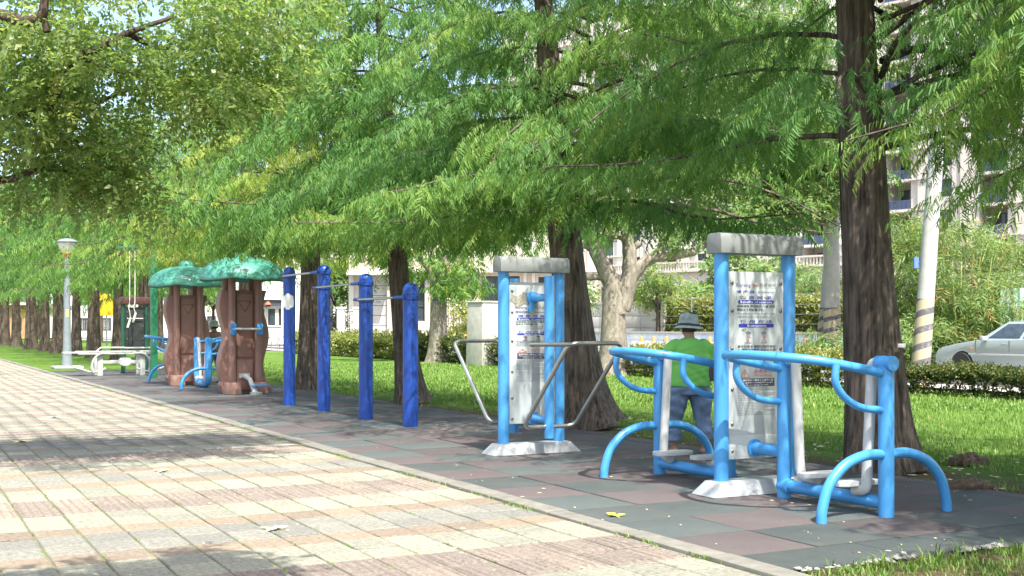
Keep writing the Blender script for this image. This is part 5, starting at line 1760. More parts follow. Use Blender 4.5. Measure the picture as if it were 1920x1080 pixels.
# pale-barked pollarded trees by the hedge
def pale_tree(label, px, Y, limbs, blobs, n, r0, seed, mat='pale_leaf', tz=3.0, lean=(0, 0), tmpl=None, width_top=.7):
    rng = np.random.default_rng(seed)
    b = pw(px, 616, Y)
    root = thing('pale_barked_tree', label, 'tree', (b.x, b.y, -.03), group='pale-barked trees along the hedge')
    tb = MB(); L_ = lambda p: pw(p[0], p[1], Y + (p[2] if len(p) > 2 else 0)) - Vector(root.location)
    k = 16
    trunk(tb, [Vector((lean[0] * (i / k), lean[1] * (i / k), tz * i / k)) for i in range(k + 1)], lambda u, z: r0 * (1 - (1 - width_top) * u) , n=26, seed=seed, ridges=False, flare=(.28 * r0 + .05, .5))
    for (pts, ra, rb) in limbs:
        P = [L_(p) for p in pts]; s_ = spline(P, 6)
        tb.tube(s_, [ra + (rb - ra) * i / (len(s_) - 1) + .012 * sin(i * 1.7) for i in range(len(s_))], 12)
    tb.build('trunk', M['bark_pale'], root, smooth=60)
    bl = []
    for (px_, py_, dY, rx, ry, rz, w) in blobs:
        c = L_((px_, py_, dY)); bl.append(((c.x, c.y, c.z), (rx, ry, rz), w))
    leafy(root, rng, bl, n, tmpl or LEAF_MID, mat, .2, 1.0, droop=-.4)
    return root
pale_tree('pale-barked pollarded tree with forked limbs right of the big dark trunk', 1150, 37, [
    ([(1160, 590), (1150, 540), (1118, 470), (1105, 430), (1130, 395)], .34, .13), ([(1122, 480), (1100, 462), (1070, 465)], .13, .07), ([(1160, 520), (1120, 520), (1088, 520)], .11, .09),
    ([(1165, 580), (1180, 520), (1180, 470), (1175, 430), (1190, 395)], .30, .14), ([(1178, 455), (1160, 445), (1140, 448)], .08, .05), ([(1182, 470), (1200, 455)], .12, .10),
    ([(1172, 540), (1205, 495), (1240, 480), (1290, 475), (1318, 462), (1325, 440)], .22, .07), ([(1195, 500), (1235, 470), (1262, 430), (1290, 390)], .14, .05),
    ([(1180, 430), (1215, 415), (1250, 400), (1275, 370)], .13, .05), ([(1190, 395), (1180, 350), (1220, 300)], .1, .04), ([(1130, 395), (1100, 340), (1060, 300)], .1, .04)],
    [(1330, 330, 2, 3.2, 2.5, 1.4, 3), (1480, 300, 3, 2.8, 2.5, 1.8, 3), (1300, 240, 3, 3, 2.5, 1.5, 2), (1480, 390, 3, 2.2, 2, 1.0, 1.6), (1120, 390, 0, .8, 1, .8, .5), (1200, 330, 2, 2, 2, 1, 1.2), (1400, 420, 1, 1.8, 1.5, .6, .8), (1540, 350, 4, 1.5, 1.5, 1.6, 1.0), (1270, 430, 0, .9, .9, .5, .4), (1450, 180, 4, 3, 3, 1.6, 2.0), (1560, 260, 2, 1.9, 1.4, 2.2, 1.6), (1400, 50, 5, 4, 3, 2.2, 2.6), (1560, 90, 3, 2, 2, 1.6, 1.2)], 9500, .44, 3, tz=2.9, width_top=.72)
pale_tree('pale-barked tree with smooth trunk between the nearest blue post and the signboard', 822, 51, [
    ([(820, 540), (812, 510), (790, 480), (775, 440)], .30, .1), ([(822, 530), (832, 500), (842, 470), (850, 430)], .30, .1), ([(830, 510), (855, 495), (870, 470), (890, 430)], .2, .06), ([(840, 497), (846, 495)], .1, .08)],
    [(880, 510, 0, 1.2, 1, .9, 1), (770, 470, 2, 2, 2, 1.5, 1.5), (900, 420, 2, 3, 2, 1.5, 2), (690, 470, 1, 2, 2, 1.5, 1.4), (840, 540, -.8, .5, .4, .6, .35)], 1600, .40, 6, tz=2.6, mat='needle', tmpl=NEEDLE_FAR, width_top=.85)

# far greenery
def far_tree(label, px, py, Y, rx, rz, n, mat='pale_leaf', tmpl=None, seed=1, trunk_r=.18, group=None, base=.2):
    rng = np.random.default_rng(seed); b = pw(px, 616, Y); zc = CH + (616 - py) / F * Y
    root = thing('background_tree', label, 'tree', (b.x, b.y, base), group=group)
    tb = MB(); trunk(tb, [Vector((0, 0, zc * k / 6)) for k in range(7)], lambda u, z: trunk_r * (1 - .5 * u), n=10, seed=seed, ridges=False)
    for k in range(5):
        a = k * 1.3; tb.tube([Vector((0, 0, zc * .5)), Vector((rx * .5 * cos(a), rx * .5 * sin(a), zc + .2 * rz))], [trunk_r * .5, .03], 6, caps=False)
    tb.build('trunk', M['bark_grey'], root)
    zc -= base
    bl = [((0, 0, zc), (rx * .75, rx * .75, rz * .8), 3)]
    for k in range(6):
        a = k * 1.05 + seed; bl.append(((rx * .62 * cos(a), rx * .62 * sin(a), zc + rz * rng.uniform(-.45, .5)), (rx * .42, rx * .42, rz * .42), 1))
    leafy(root, rng, bl, n, tmpl or LEAF_FAR, mat, .15, .95)
    return root
far_tree('rounded glossy green tree behind the cream boundary wall', 1235, 535, 60, 1.35, 1.5, 420, seed=2, tmpl=LEAF_MID, mat='ovate')
far_tree('wide pale green tree behind the clipped screen hedge', 1385, 530, 66, 3.4, 2.2, 900, seed=3)
far_tree('pale green shrub tree left of the crossed striped poles', 1530, 545, 58, 1.2, 1.6, 300, seed=4, tmpl=LEAF_MID)
far_tree('small green tree in front of the arched entrance', 1088, 560, 62, .8, 1.1, 240, seed=5, tmpl=LEAF_MID)
far_tree('bright green tree above the iron fence behind the blue posts', 632, 525, 96, 3.0, 4.0, 700, seed=6)
far_tree('light green tree behind the gap between the mushroom stations', 400, 530, 110, 3.5, 4.0, 500, seed=7)
far_tree('tall dense tree behind the cypress row at far left', 60, 430, 125, 9, 8, 900, seed=8, mat='needle')
far_tree('tall dense tree behind the cypress row, above the lamp post', 190, 400, 120, 9, 9, 1000, seed=9, mat='needle')
far_tree('tall dense tree behind the mushroom stations', 370, 380, 110, 8, 8, 900, seed=10, mat='needle')
far_tree('tall pale green tree behind the blue pull-up posts', 560, 360, 118, 8, 9, 900, seed=11)
far_tree('tall pale green tree above the stone house', 780, 300, 120, 9, 8, 900, seed=12)
far_tree('tall pale green tree above the signboard with steel bars', 1010, 290, 118, 8, 8, 800, seed=13)

# bamboo thicket by the street
rng = np.random.default_rng(91)
bbase = pw(1790, 616, 37)
for k, (px, Y, w, lab) in enumerate(((1700, 38.5, 1.0, 'shaded dense bamboo clump between the big trunk and the leaning striped pole'), (1800, 37.0, 1.5, 'pale sunlit bamboo clump behind the parked silver car'), (1905, 39.5, 1.4, 'bamboo clump rising above the mint hoarding at the right edge'))):
    b = pw(px, 616, Y)
    bt = thing('bamboo_clump', lab, 'bamboo', (b.x, b.y, .1), group='bamboo clumps beside the street')
    cn = MB()
    for j in range(16):
        a, r = rng.uniform(0, 6.28), rng.uniform(.1, .8)
        p = Vector((r * cos(a), r * sin(a), 0)); lean = Vector((cos(a), sin(a), 0)) * rng.uniform(.4, 1.9)
        h = rng.uniform(3.6, 6.2)
        cn.tube([p + lean * u * u + Vector((0, 0, h * (u - .12 * u * u))) for u in (0, .2, .4, .6, .8, 1)], [.035, .033, .028, .022, .014, .006], 6)
    cn.build('canes', simple('bamboo_cane', (.30, .36, .10), .4, var=.2), bt)
    bl = [((0, 0, 2.4), (1.7 * w, 1.3, 2.0), 4), ((-.9 * w, -.5, 1.3), (1.1 * w, .9, 1.1), 2), ((.9 * w, -.4, 1.6), (1.1 * w, .9, 1.2), 2), ((0, -.2, 4.3), (1.5 * w, 1.2, .9), 1.6), ((.3, -.8, .6), (1.3 * w, .6, .6), 1)]
    # ellipsoids are laid across the view direction
    Rz = Matrix.Rotation(-TH, 3, 'Z')
    bl = [(tuple(Rz @ Vector(c)), (r[0], r[0] * .8, r[2]), wt) for c, r, wt in bl]
    leafy(bt, rng, bl, 2600, BAMBOO, 'bamboo_leaf', .15, .95, name='foliage', droop=-.6)

# ---- hedges
def hedge(label, pa, pb, t, w, h, z0, n, mat, stems=True, tmpl=HEDGE, dense_low=.25, seed=1, tvar=None, scale=(1., 1.6)):
    rng = np.random.default_rng(seed)
    y0, y1 = sorted((along(pa, t), along(pb, t)))
    root = thing('hedge', label, 'hedge', (t, (y0 + y1) / 2, z0)); L = y1 - y0
    x = rng.uniform(-w / 2, w / 2, n); y = rng.uniform(-L / 2, L / 2, n); u = rng.random(n)
    low = rng.random(n) < dense_low
    z = np.where(low, u * h, h * (.62 + .38 * u ** .7))
    z += .04 * np.sin(y * 2.1) * (z / h) + rng.normal(0, .02, n)
    D = rng.normal(0, 1, (n, 3)); D[:, 2] = np.abs(D[:, 2]) * np.where(low, .3, 1) + .1
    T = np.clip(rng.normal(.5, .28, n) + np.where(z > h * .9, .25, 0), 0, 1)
    V, Q, TT = instance(tmpl, np.stack([x, y, z], 1), frames_from(D, roll=rng.uniform(-3, 3, n)), rng.uniform(*scale, n), rng, T)
    counts.append(len(Q))
    put('foliage', np_mesh('foliage', V, Q, M[mat], TT), root)
    if stems:
        sm = MB(); k = int(L / .22)
        for i in range(min(k, 150)):
            yy = -L / 2 + L * (i + rng.uniform(0, 1)) / k; xx = rng.uniform(-w / 3, w / 3); dy, dx = rng.normal(0, .12), rng.normal(0, .1)
            sm.tube([(xx, yy, -.12), (xx + dx * .5, yy + dy * .4, h * .4), (xx + dx, yy + dy, h * .85)], [.016, .012, .008], 5, caps=False)
            if i % 2:
                sm.tube([(xx + dx * .5, yy + dy * .4, h * .4), (xx + dx - .1, yy - dy - .12, h * .8)], [.01, .006], 4, caps=False)
        sm.build('stems', M['bark_dark'], root)
    return root
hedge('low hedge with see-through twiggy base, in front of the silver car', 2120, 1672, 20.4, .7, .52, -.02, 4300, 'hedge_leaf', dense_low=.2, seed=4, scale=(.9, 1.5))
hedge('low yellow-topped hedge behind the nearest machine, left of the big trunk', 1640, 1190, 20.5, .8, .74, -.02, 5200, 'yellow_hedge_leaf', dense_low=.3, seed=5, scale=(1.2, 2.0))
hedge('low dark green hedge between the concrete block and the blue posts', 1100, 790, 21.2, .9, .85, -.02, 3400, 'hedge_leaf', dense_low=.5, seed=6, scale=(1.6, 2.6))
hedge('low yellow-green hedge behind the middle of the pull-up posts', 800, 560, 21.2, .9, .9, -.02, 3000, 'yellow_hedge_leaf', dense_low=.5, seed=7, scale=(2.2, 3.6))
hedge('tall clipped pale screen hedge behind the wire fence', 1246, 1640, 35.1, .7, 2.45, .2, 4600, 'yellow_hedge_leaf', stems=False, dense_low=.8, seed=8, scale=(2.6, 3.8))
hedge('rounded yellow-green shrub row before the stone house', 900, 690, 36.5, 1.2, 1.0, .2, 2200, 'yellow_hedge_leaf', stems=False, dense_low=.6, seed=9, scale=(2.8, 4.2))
def shrub(label, px, py, Y, r, n, mat, seed, tmpl=LEAF_MID):
    b = pw(px, 616, Y); root = thing('shrub', label, 'shrub', (b.x, b.y, 0))
    rng = np.random.default_rng(seed); zc = CH + (616 - py) / F * Y
    sm = MB()
    for k in range(7):
        a = k * .9; sm.tube([(0.05 * cos(a), .05 * sin(a), 0), (r * .5 * cos(a), r * .5 * sin(a), zc + .3 * r)], [.02, .008], 5)
    sm.build('stems', M['bark_dark'], root)
    leafy(root, rng, [((0, 0, zc), (r, r, r * .8), 2), ((.5 * r, -.4 * r, zc * .7), (r * .6, r * .6, r * .5), 1)], n, tmpl, mat, .3, 1, name='foliage', droop=-.1, smin=.5, smax=.8)
shrub('pale green shrub at the foot of the crossed striped poles', 1530, 640, 31, .55, 160, 'pale_leaf', 3)
shrub('bright yellow-green shrub beside the iron fence left of the concrete block', 862, 600, 72, 1.1, 200, 'yellow_hedge_leaf', 4, LEAF_FAR)
shrub('leafy sapling beside the leaning striped pole foot', 1672, 615, 33, .7, 160, 'pale_leaf', 5)

# ---- grass
def blades(name, label, pts, hmin, hmax, w, seed, tshift=0.0):
    rng = np.random.default_rng(seed); n = len(pts)
    a = rng.uniform(0, 2 * pi, n); h = rng.uniform(hmin, hmax, n); ln = h * rng.uniform(.3, 1.1, n)
    dx, dy = np.cos(a), np.sin(a); sx, sy = -np.sin(a) * w / 2, np.cos(a) * w / 2
    z0 = np.full(n, -.025)
    b0 = np.stack([pts[:, 0] - sx, pts[:, 1] - sy, z0], 1); b1 = np.stack([pts[:, 0] + sx, pts[:, 1] + sy, z0], 1)
    m1 = np.stack([pts[:, 0] + dx * ln * .35 + sx * .8, pts[:, 1] + dy * ln * .35 + sy * .8, z0 + h * .7], 1); m0 = np.stack([pts[:, 0] + dx * ln * .35 - sx * .8, pts[:, 1] + dy * ln * .35 - sy * .8, z0 + h * .7], 1)
    t1 = np.stack([pts[:, 0] + dx * ln + sx * .1, pts[:, 1] + dy * ln + sy * .1, z0 + h * .95], 1); t0 = np.stack([pts[:, 0] + dx * ln - sx * .1, pts[:, 1] + dy * ln - sy * .1, z0 + h * .95], 1)
    V = np.stack([b0, b1, m0, m1, t0, t1], 1).reshape(-1, 3); o = (np.arange(n) * 6)[:, None]
    Q = np.concatenate([o + np.array([0, 1, 3, 2]), o + np.array([2, 3, 5, 4])])
    T = np.repeat(np.clip(rng.normal(.5 + tshift, .25, n), 0, 1), 6)
    ob = put(name, np_mesh(name, V, Q, M['blade'], T)); tag(ob, label, kind='stuff'); counts.append(len(Q))
    return ob
rng = np.random.default_rng(5)
# near corner
n = 15000
p = np.stack([rng.uniform(4.75, 9.6, n), 5.36 - rng.random(n) ** 1.4 * 1.6, np.zeros(n)], 1)
p = p[(np.sin(p[:, 0] * 9) + np.sin(p[:, 1] * 13 + p[:, 0] * 4) + rng.normal(0, .9, len(p))) > -.5]
blades('grass', 'long grass blades at the near right corner beside the rubber', p, .015, .055, .0075, 1)
k = 90
p = np.stack([rng.uniform(4.9, 9.5, k), rng.uniform(5.12, 5.46, k), np.zeros(k)], 1)
blades('grass', 'tall grass tufts overhanging the rubber edge', np.repeat(p, 4, 0) + rng.normal(0, .018, (k * 4, 3)) * [1, 1, 0], .05, .12, .009, 2, .1)
# lawn
n = 120000
Yc = 9.3 + 40 * rng.random(n) ** 1.9; Xc = (rng.uniform(-60, 1980, n) - 960) / F * Yc
q = np.stack([Xc * CT + Yc * ST, -Xc * ST + Yc * CT, np.zeros(n)], 1)
patch = np.sin(q[:, 0] * 1.7 + 2 * np.sin(q[:, 1] * .9)) + np.sin(q[:, 1] * 2.3 + q[:, 0]) + rng.normal(0, .7, n)
q = q[(q[:, 0] > 8.68) & (q[:, 0] < 21.4) & (q[:, 1] > 1.5) & ((q[:, 0] > 9.9) | (patch > 1.0))]
ds = np.hypot(q[:, 0] * 1, q[:, 1])
near = ds < 22
blades('grass', 'short lawn grass behind the machines', q[near], .03, .075, .011, 3)
blades('grass', 'short lawn grass farther back towards the hedge', q[~near], .04, .09, .022, 4)
# weeds in the kerb joint and between pavers
k = 900
p = np.stack([4.49 + rng.normal(0, .022, k), 5 + 26 * rng.random(k) ** 1.5, np.zeros(k)], 1)
p = p[(np.sin(p[:, 1] * 3.1) + np.sin(p[:, 1] * 7.7) + rng.normal(0, .5, k)) > .2]
ob = blades('weeds', 'fine weeds growing in the joint along the kerb', np.repeat(p, 5, 0) + rng.normal(0, .012, (len(p) * 5, 3)) * [1, 1.5, 0], .025, .055, .008, 6, .2)
k = 380
p = np.stack([KERB0 - .02 - PW * rng.integers(1, 14, k) + rng.normal(0, .006, k), 6 + 9 * rng.random(k), np.zeros(k)], 1)
ob = blades('moss_tufts', 'tiny moss tufts in the paver joints', np.repeat(p, 5, 0) + rng.normal(0, .014, (k * 5, 3)) * [.5, 1.5, 0], .024, .036, .006, 7, .1)
# ================================================================== PEOPLE
def solid(name, lofts, mat, parent, voxel=.014, smooth=6, extra=None):
    "closed tubes / rings fused into one continuous skin"
    mb = MB()
    for l in lofts:
        l(mb)
    me = mb.mesh(name, mat, smooth=0)
    ob = bpy.data.objects.new(name, me); C.objects.link(ob)
    r = ob.modifiers.new('r', 'REMESH'); r.mode = 'VOXEL'; r.voxel_size = voxel
    s = ob.modifiers.new('s', 'SMOOTH'); s.factor = .5; s.iterations = smooth
    bpy.context.view_layer.update()
    m2 = bpy.data.meshes.new_from_object(ob.evaluated_get(bpy.context.evaluated_depsgraph_get()))
    ob.modifiers.clear(); ob.data = m2; m2.name = name
    if not m2.materials: m2.materials.append(mat)
    m2.polygons.foreach_set('use_smooth', [True] * len(m2.polygons)); m2.update()
    ob.parent = parent
    return ob

def wrinkle(ob, amp, z0):
    "soft cloth folds: slanting ridges pushed along the surface normal"
    me = ob.data
    n = len(me.vertices); co = np.zeros(n * 3); no = np.zeros(n * 3)
    me.vertices.foreach_get('co', co); me.vertices.foreach_get('normal', no)
    co = co.reshape(-1, 3); no = no.reshape(-1, 3)
    x, y, z = co.T
    f = np.sin(46 * z + 14 * x + 3 * np.sin(9 * x + 4 * y)) * np.sin(5 * x + 7 * z + 1.3) + .6 * np.sin(70 * z - 22 * x + 5 * np.sin(6 * z)) * np.sin(9 * z - 6 * x)
    co += no * (amp * f * np.clip((z - z0) / .05, 0, 1))[:, None]
    me.vertices.foreach_set('co', co.ravel()); me.update()

def rings(sections, n=24):
    "sections: (cx, cy, z, rx, ry)"
    def f(mb):
        V = []
        for (cx, cy, z, rx, ry) in sections:
            for k in range(n):
                a = 2 * pi * k / n; c, s = cos(a), sin(a)
                V.append((cx + rx * abs(c) ** .85 * (1 if c > 0 else -1), cy + ry * abs(s) ** .85 * (1 if s > 0 else -1), z))
        m = len(sections)
        Fc = [(i * n + k, i * n + (k + 1) % n, (i + 1) * n + (k + 1) % n, (i + 1) * n + k) for i in range(m - 1) for k in range(n)]
        Fc += [tuple(range(n - 1, -1, -1)), tuple(range((m - 1) * n, m * n))]
        mb.add(V, Fc)
    return f
def limb(pts, rs, n=14):
    return lambda mb: mb.tube(spline(pts, 4), np.interp(np.linspace(0, 1, (len(pts) - 1) * 4 + 1), np.linspace(0, 1, len(rs)), rs), n)

def person(label, loc, rz, Ht, shirt, pants, hat, fat=1.0, stride=.0, hatband=None, shorts=True):
    "local axes: facing +Y, x to the right of the person; heights for a 1.62 m figure"
    root = thing('person', label, 'person', loc, rz)
    k = Ht / 1.62
    Z = lambda z: z * k
    w = fat
    hipx = .10 * w
    fl, fr = (-.16, .05 + stride), (.165, -.06 - stride * .4)
    body = [rings([(0, .0, Z(.78), .15 * w, .11 * w), (0, 0, Z(.95), .16 * w, .12 * w), (0, .0, Z(1.15), .155 * w, .115 * w), (0, 0, Z(1.28), .17, .10), (0, -.01, Z(1.35), .10, .07)]),
            limb([(0, -.015, Z(1.30)), (0, -.005, Z(1.40)), (0, .01, Z(1.46))], [.065, .058, .06]),
            rings([(0, .03, Z(1.385), .045, .05), (0, .035, Z(1.42), .066, .082), (0, .022, Z(1.48), .077, .097), (0, .018, Z(1.54), .076, .095), (0, .012, Z(1.60), .055, .07), (0, .01, Z(1.625), .02, .03)])]
    # face: nose, brow, ears
    body += [limb([(0, .105, Z(1.515)), (0, .128, Z(1.475)), (0, .11, Z(1.465))], [.010, .016, .012], 8), limb([(-.03, .104, Z(1.435)), (0, .115, Z(1.437)), (.03, .104, Z(1.435))], [.008, .011, .008], 8)]
    for s in (-1, 1):
        body.append(limb([(s * .075, .015, Z(1.455)), (s * .086, .005, Z(1.475)), (s * .084, .0, Z(1.51)), (s * .076, .008, Z(1.52))], [.010, .014, .014, .01], 8))
    # arms bent forward, hands joined in front
    for s in (-1, 1):
        sh, el, wr = (s * .185 * w ** .5, -.01, Z(1.27)), (s * .275, .02, Z(1.03)), (s * .15, .24, Z(1.0))
        body.append(limb([sh, ((sh[0] + el[0]) / 2 + s * .01, 0, (sh[2] + el[2]) / 2), el], [.055, .048, .042]))
        body.append(limb([el, ((el[0] + wr[0]) / 2 + s * .015, (el[1] + wr[1]) / 2, (el[2] + wr[2]) / 2), wr], [.043, .038, .028]))
        body.append(rings([(wr[0] - s * .02, wr[1] + .02, Z(.975), .02, .035), (wr[0] - s * .03, wr[1] + .035, Z(1.0), .022, .045), (wr[0] - s * .02, wr[1] + .03, Z(1.03), .018, .032)], 12))
        for f_ in range(4):
            z = Z(.972 + f_ * .02)
            body.append(limb([(wr[0] - s * .025, wr[1] + .06, z), (wr[0] - s * .04, wr[1] + .10 - .004 * abs(f_ - 1.5), z), (wr[0] - s * .075, wr[1] + .11, z - .004)], [.0105, .0095, .008], 8))
        body.append(limb([(wr[0] - s * .02, wr[1] + .02, Z(1.035)), (wr[0] - s * .035, wr[1] + .055, Z(1.06)), (wr[0] - s * .05, wr[1] + .085, Z(1.062))], [.013, .012, .009], 8))
    for (x, fy), s in ((fl, -1), (fr, 1)):
        hp, kn, an = (s * hipx, 0, Z(.82)), ((s * hipx + x) / 2 + s * .015, fy * .5 + .03, Z(.46)), (x, fy, Z(.09))
        body.append(limb([hp, ((hp[0] + kn[0]) / 2, (hp[1] + kn[1]) / 2, (hp[2] + kn[2]) / 2), kn], [.088 * w, .075 * w, .056]))
        body.append(limb([kn, ((kn[0] + an[0]) / 2, (kn[1] + an[1]) / 2 - .015, Z(.30)), an], [.056, .055, .036]))
        body.append(limb([(x, fy - .05, Z(.04)), (x, fy + .03, Z(.05)), (x + s * .015, fy + .13, Z(.03)), (x + s * .02, fy + .18, Z(.025))], [.036, .038, .034, .022]))
    solid('body', body, M['skin'], root, .011, 4)
    # shirt
    sh_ = [rings([(0, .0, Z(.80), .222 * w, .158 * w), (0, .0, Z(.84), .220 * w, .160 * w), (0, -.0, Z(.98), .212 * w, .162 * w), (0, -.01, Z(1.10), .212 * w, .150 * w), (0, -.015, Z(1.20), .214, .135), (0, -.015, Z(1.285), .192, .112), (0, -.012, Z(1.335), .135, .088), (0, -.008, Z(1.36), .085, .07)], 32)]
    for s in (-1, 1):
        sh_.append(limb([(s * .12, -.012, Z(1.285)), (s * .205, -.01, Z(1.245)), (s * .255, .0, Z(1.14)), (s * .278, .008, Z(1.07))], [.075, .083, .082, .086], 18))
    so = solid('shirt', sh_, shirt, root, .012, 7)
    wrinkle(so, .004, .62)
    # trousers
    pa = [rings([(0, 0, Z(.70), .20 * w, .135 * w), (0, 0, Z(.78), .205 * w, .15 * w), (0, 0, Z(.90), .19 * w, .14 * w)], 28)]
    for (x, fy), s in ((fl, -1), (fr, 1)):
        bot = .17 if shorts else .07
        pa.append(limb([(s * (hipx + .005), 0, Z(.78)), ((s * hipx * 1.1 + x) / 2, fy * .3 + .01, Z(.6)), ((s * hipx + x) / 2 + s * .02, fy * .5 + .03, Z(.44)), (x + s * .005, fy * .85, Z(.29)), (x + s * .008, fy, Z(bot))], [.118 * w, .108 * w, .098, .092, .094], 20))
    wrinkle(solid('trousers', pa, pants, root, .012, 5), .006, .0)
    for (x, fy), s in ((fl, -1), (fr, 1)):
        MB().prism([(x + s * .02 + .05 * cos(a), fy + .06 + .135 * sin(a)) for a in [2 * pi * q / 16 for q in range(16)]], lambda a, b, d: (a, b, d), .0, .022).build('sandal', M['shoe'], root, bevel=.004)
    hr = rings([(0, -.015, Z(1.43), .078, .088), (0, -.01, Z(1.50), .085, .098), (0, 0, Z(1.58), .08, .095), (0, .005, Z(1.63), .04, .05)], 20)
    hm = MB(); hr(hm); hm.build('hair', M['hair'], root, smooth=70)
    hb = MB(); prof = [(.0, 1.655), (.07, 1.652), (.098, 1.635), (.108, 1.60), (.118, 1.545), (.122, 1.53), (.172, 1.475), (.174, 1.470), (.120, 1.522), (.112, 1.53), (.10, 1.60), (0, 1.63)]
    hb.lathe([(r, Z(z)) for r, z in prof], (0, .012, 0), 28, mod=lambda a, u: (1 + .06 * sin(a) ** 2, .008 * sin(2 * a)))
    ho_ = hb.build('hat', hat, root, smooth=60)
    if hatband:
        MB().lathe([(.1255, Z(1.527)), (.152, Z(1.499)), (.1535, Z(1.4965)), (.126, Z(1.524))], (0, .012, 0), 28, mod=lambda a, u: (1 + .06 * sin(a) ** 2, .008 * sin(2 * a))).build('hat_band', hatband, ho_)
        MB().lathe([(0, Z(1.660)), (.073, Z(1.657)), (.096, Z(1.643)), (.094, Z(1.638))], (0, .012, 0), 24).build('hat_top', hatband, ho_)
    return root
q = pw(1292, 616, 13.6)
pm_ = person('person in bright green tee, blue jeans and grey bucket hat, seen from behind', (q.x, q.y, -.02), -TH + radians(12), 1.60, M['shirt'], M['denim'], M['hat'], fat=1.16, hatband=M['hat_dark'])
q = pw(402, 616, 31.2)
person('person in brown shirt and blue trousers half hidden between the mushroom stations', (q.x, q.y, -.0), -TH + radians(65), 1.62, M['brown_cloth'], M['denim'], M['hat_pale'], fat=1.0, stride=.1, shorts=False)
bagq = cw(.245, -.01)
bg = thing('bag', 'small black bag at the right hip of the person in green', 'bag', (pm_.location.x + bagq.x, pm_.location.y + bagq.y, 0))
MB().box((0, 0, .93), (.07, .17, .2), -TH).build('pouch', M['shoe'], bg, bevel=.025)
MB().tube(spline([cw(-.02, -.03, 1.02), cw(-.05, .0, 1.12), cw(-.10, .06, 1.18), cw(-.14, .1, 1.2)], 5), .008, 6).build('strap', M['shoe'], bg)

# ================================================================== SMALL THINGS
# two dark lumps of root and soil on the worn ground
for i, (px, py, sx_, sy_, sz_) in enumerate(((1816, 868, .21, .16, .10), (1818, 914, .22, .15, .08))):
    Y = CH * F / (py - 616); q = pw(px, 616, Y)
    rg = np.random.default_rng(40 + i)
    o = MB().ball((0, 0, 0), 1, 26, 14)
    ph = rg.uniform(0, 6.28, 12)
    def rr(x, y, z):
        k_ = 1 + .16 * sin(4 * x + ph[0]) * cos(5 * y + ph[1]) + .12 * sin(9 * y + 3 * z + ph[2]) + .09 * cos(13 * x - 7 * y + ph[3]) + .06 * sin(21 * x + 17 * y + ph[4])
        return (x * k_ * sx_, y * k_ * sy_, z * k_ * sz_)
    o.v = [rr(*v) for v in o.v]
    ob = o.build('root_lump', M['lump'], None, smooth=80); ob.location = (q.x, q.y, .0)
    tag(ob, ('dark woody root lump on the worn lawn right of the big trunk', 'flatter brown root lump nearest the rubber, right of the arch leg')[i], 'root lump')
# white rubble along the edge of the rubber at the near corner
rb = MB(); r_ = random.Random(8)
for k in range(190):
    x = r_.uniform(4.76, 8.6)
    if sin(x * 4.3) + sin(x * 9.1 + 1) < -.1 and x > 5.5: continue
    sz = r_.uniform(.008, .03) * (1.3 if x > 5.6 else .9)
    c = (x, 5.41 + r_.gauss(0, .022), sz * .2)
    o = MB().ball((0, 0, 0), sz * .8, 6, 4, (r_.uniform(.9, 2.0), r_.uniform(.7, 1.2), r_.uniform(.4, .8)))
    o.v = [(v[0] + r_.gauss(0, sz * .16), v[1] + r_.gauss(0, sz * .16), v[2] + r_.gauss(0, sz * .1)) for v in o.v]
    a = r_.uniform(0, 6.28)
    rb.add([(c[0] + v[0] * cos(a) - v[1] * sin(a) + r_.uniform(-.003, .003), c[1] + v[0] * sin(a) + v[1] * cos(a), c[2] + v[2]) for v in o.v], o.f)
tag(rb.build('rubble', M['stone'], None, smooth=0), 'pale broken stones along the near edge of the rubber', kind='stuff')
# small exposed roots and litter at the big trunk
lt_ = MB()
for k in range(420):
    x, y = r_.uniform(8.7, 10.6), r_.uniform(4.5, 18)
    a, l = r_.uniform(0, 6.28), r_.uniform(.02, .07)
    z = -.008 + r_.uniform(0, .02)
    lt_.add([(x - l * cos(a), y - l * sin(a), z), (x + .01 * sin(a), y - .01 * cos(a), z + .006), (x + l * cos(a), y + l * sin(a), z + .004), (x - .012 * sin(a), y + .012 * cos(a), z)], [(0, 1, 2, 3)])
tag(lt_.build('leaf_litter', M['dry_leaf'], None, smooth=0), 'dry twigs and leaf litter on the worn ground under the trees', kind='stuff')
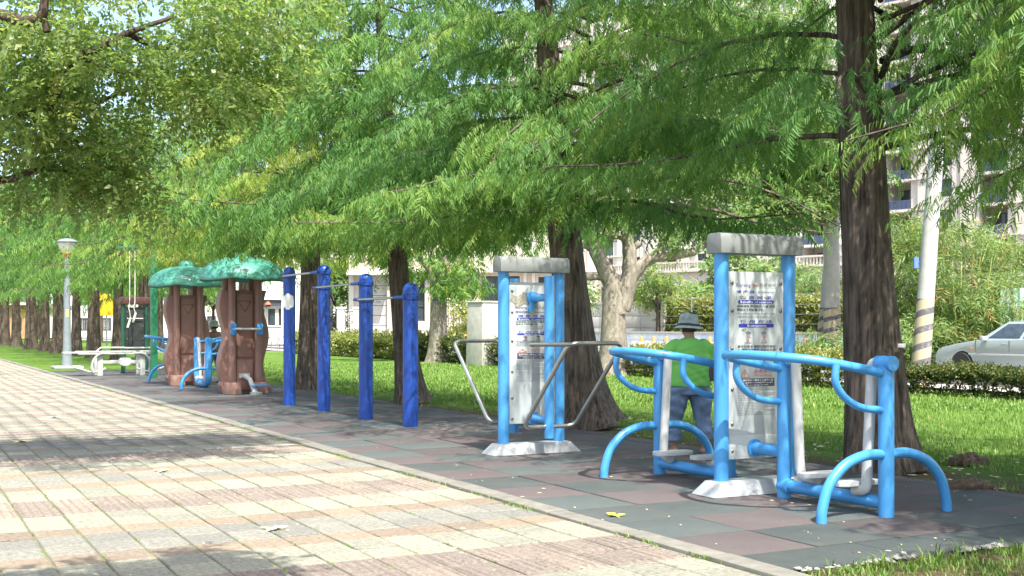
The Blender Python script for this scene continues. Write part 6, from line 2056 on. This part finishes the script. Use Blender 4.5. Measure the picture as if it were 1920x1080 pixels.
# fallen leaves on the paving
def maple(s):
    P = []
    for k in range(14):
        a = 2 * pi * k / 14; r = s * (1.0 if k % 2 == 0 else .42) * (1.25 if k == 0 else 1)
        P.append((r * cos(a), r * sin(a), .012 * sin(3 * a) + .008))
    return MB().add(P + [(0, 0, .004)], [(k, (k + 1) % 14, 14) for k in range(14)])
for px, py, sz, rz, col, lab in ((512, 993, .10, .2, 'dry_leaf', 'large pale lobed leaf lying on the grey pavers near the bottom'), (1153, 968, .085, 1.0, 'yellow_leaf', 'yellow lobed leaf on the maroon rubber tile'),
                                 (302, 884, .09, .6, 'dry_leaf', 'pale flat leaf on the pavers below the large shadow'), (38, 829, .12, .1, 'dry_leaf', 'pale leaf in the shadow at the left edge of the path'),
                                 (102, 783, .12, 2.0, 'dry_leaf', 'pale leaf on the sunlit pavers above the large shadow'), (50, 754, .12, 1.2, 'dry_leaf', 'farthest pale leaf on the path at the left edge')):
    Y = CH * F / (py - 616); q = pw(px, 616, Y)
    ob = maple(sz).build('fallen_leaf', M[col], None, smooth=0); ob.location = (q.x, q.y, .004); ob.rotation_euler = (0, 0, rz)
    tag(ob, lab, 'leaf', 'fallen leaves on the paving')
dv = MB()
for k in range(330):
    x = r_.uniform(1, 8.5); y = 5.6 + 14 * r_.random() ** 1.5; a = r_.uniform(0, 6.28); l = r_.uniform(.008, .028)
    dv.add([(x - l * cos(a), y - l * sin(a), .006), (x + .004 * sin(a), y - .004 * cos(a), .010), (x + l * cos(a), y + l * sin(a), .008), (x - .006 * sin(a), y + .006 * cos(a), .007)], [(0, 1, 2, 3)])
tag(dv.build('leaf_litter', M['dry_leaf'], None, smooth=0), 'scattered bits of dry leaf on paving and rubber', kind='stuff')
# small tag wired to the big trunk
tg = thing('tree_tag', 'small white tag on a thin wire round the big right-hand trunk', 'tag', (8.95, 8.95, 1.26))
MB().tube([(.275 * cos(2 * pi * k / 24), .275 * sin(2 * pi * k / 24), .0) for k in range(24)], .004, 5, closed=True).build('wire', M['bolt'], tg)
d_ = (cw(.12, -.27)); MB().box((d_.x, d_.y, 0), (.085, .012, .04), -TH + .2).build('plate', M['white_paint'], tg, bevel=.003)
print('FOLIAGE QUADS', sum(counts), counts)
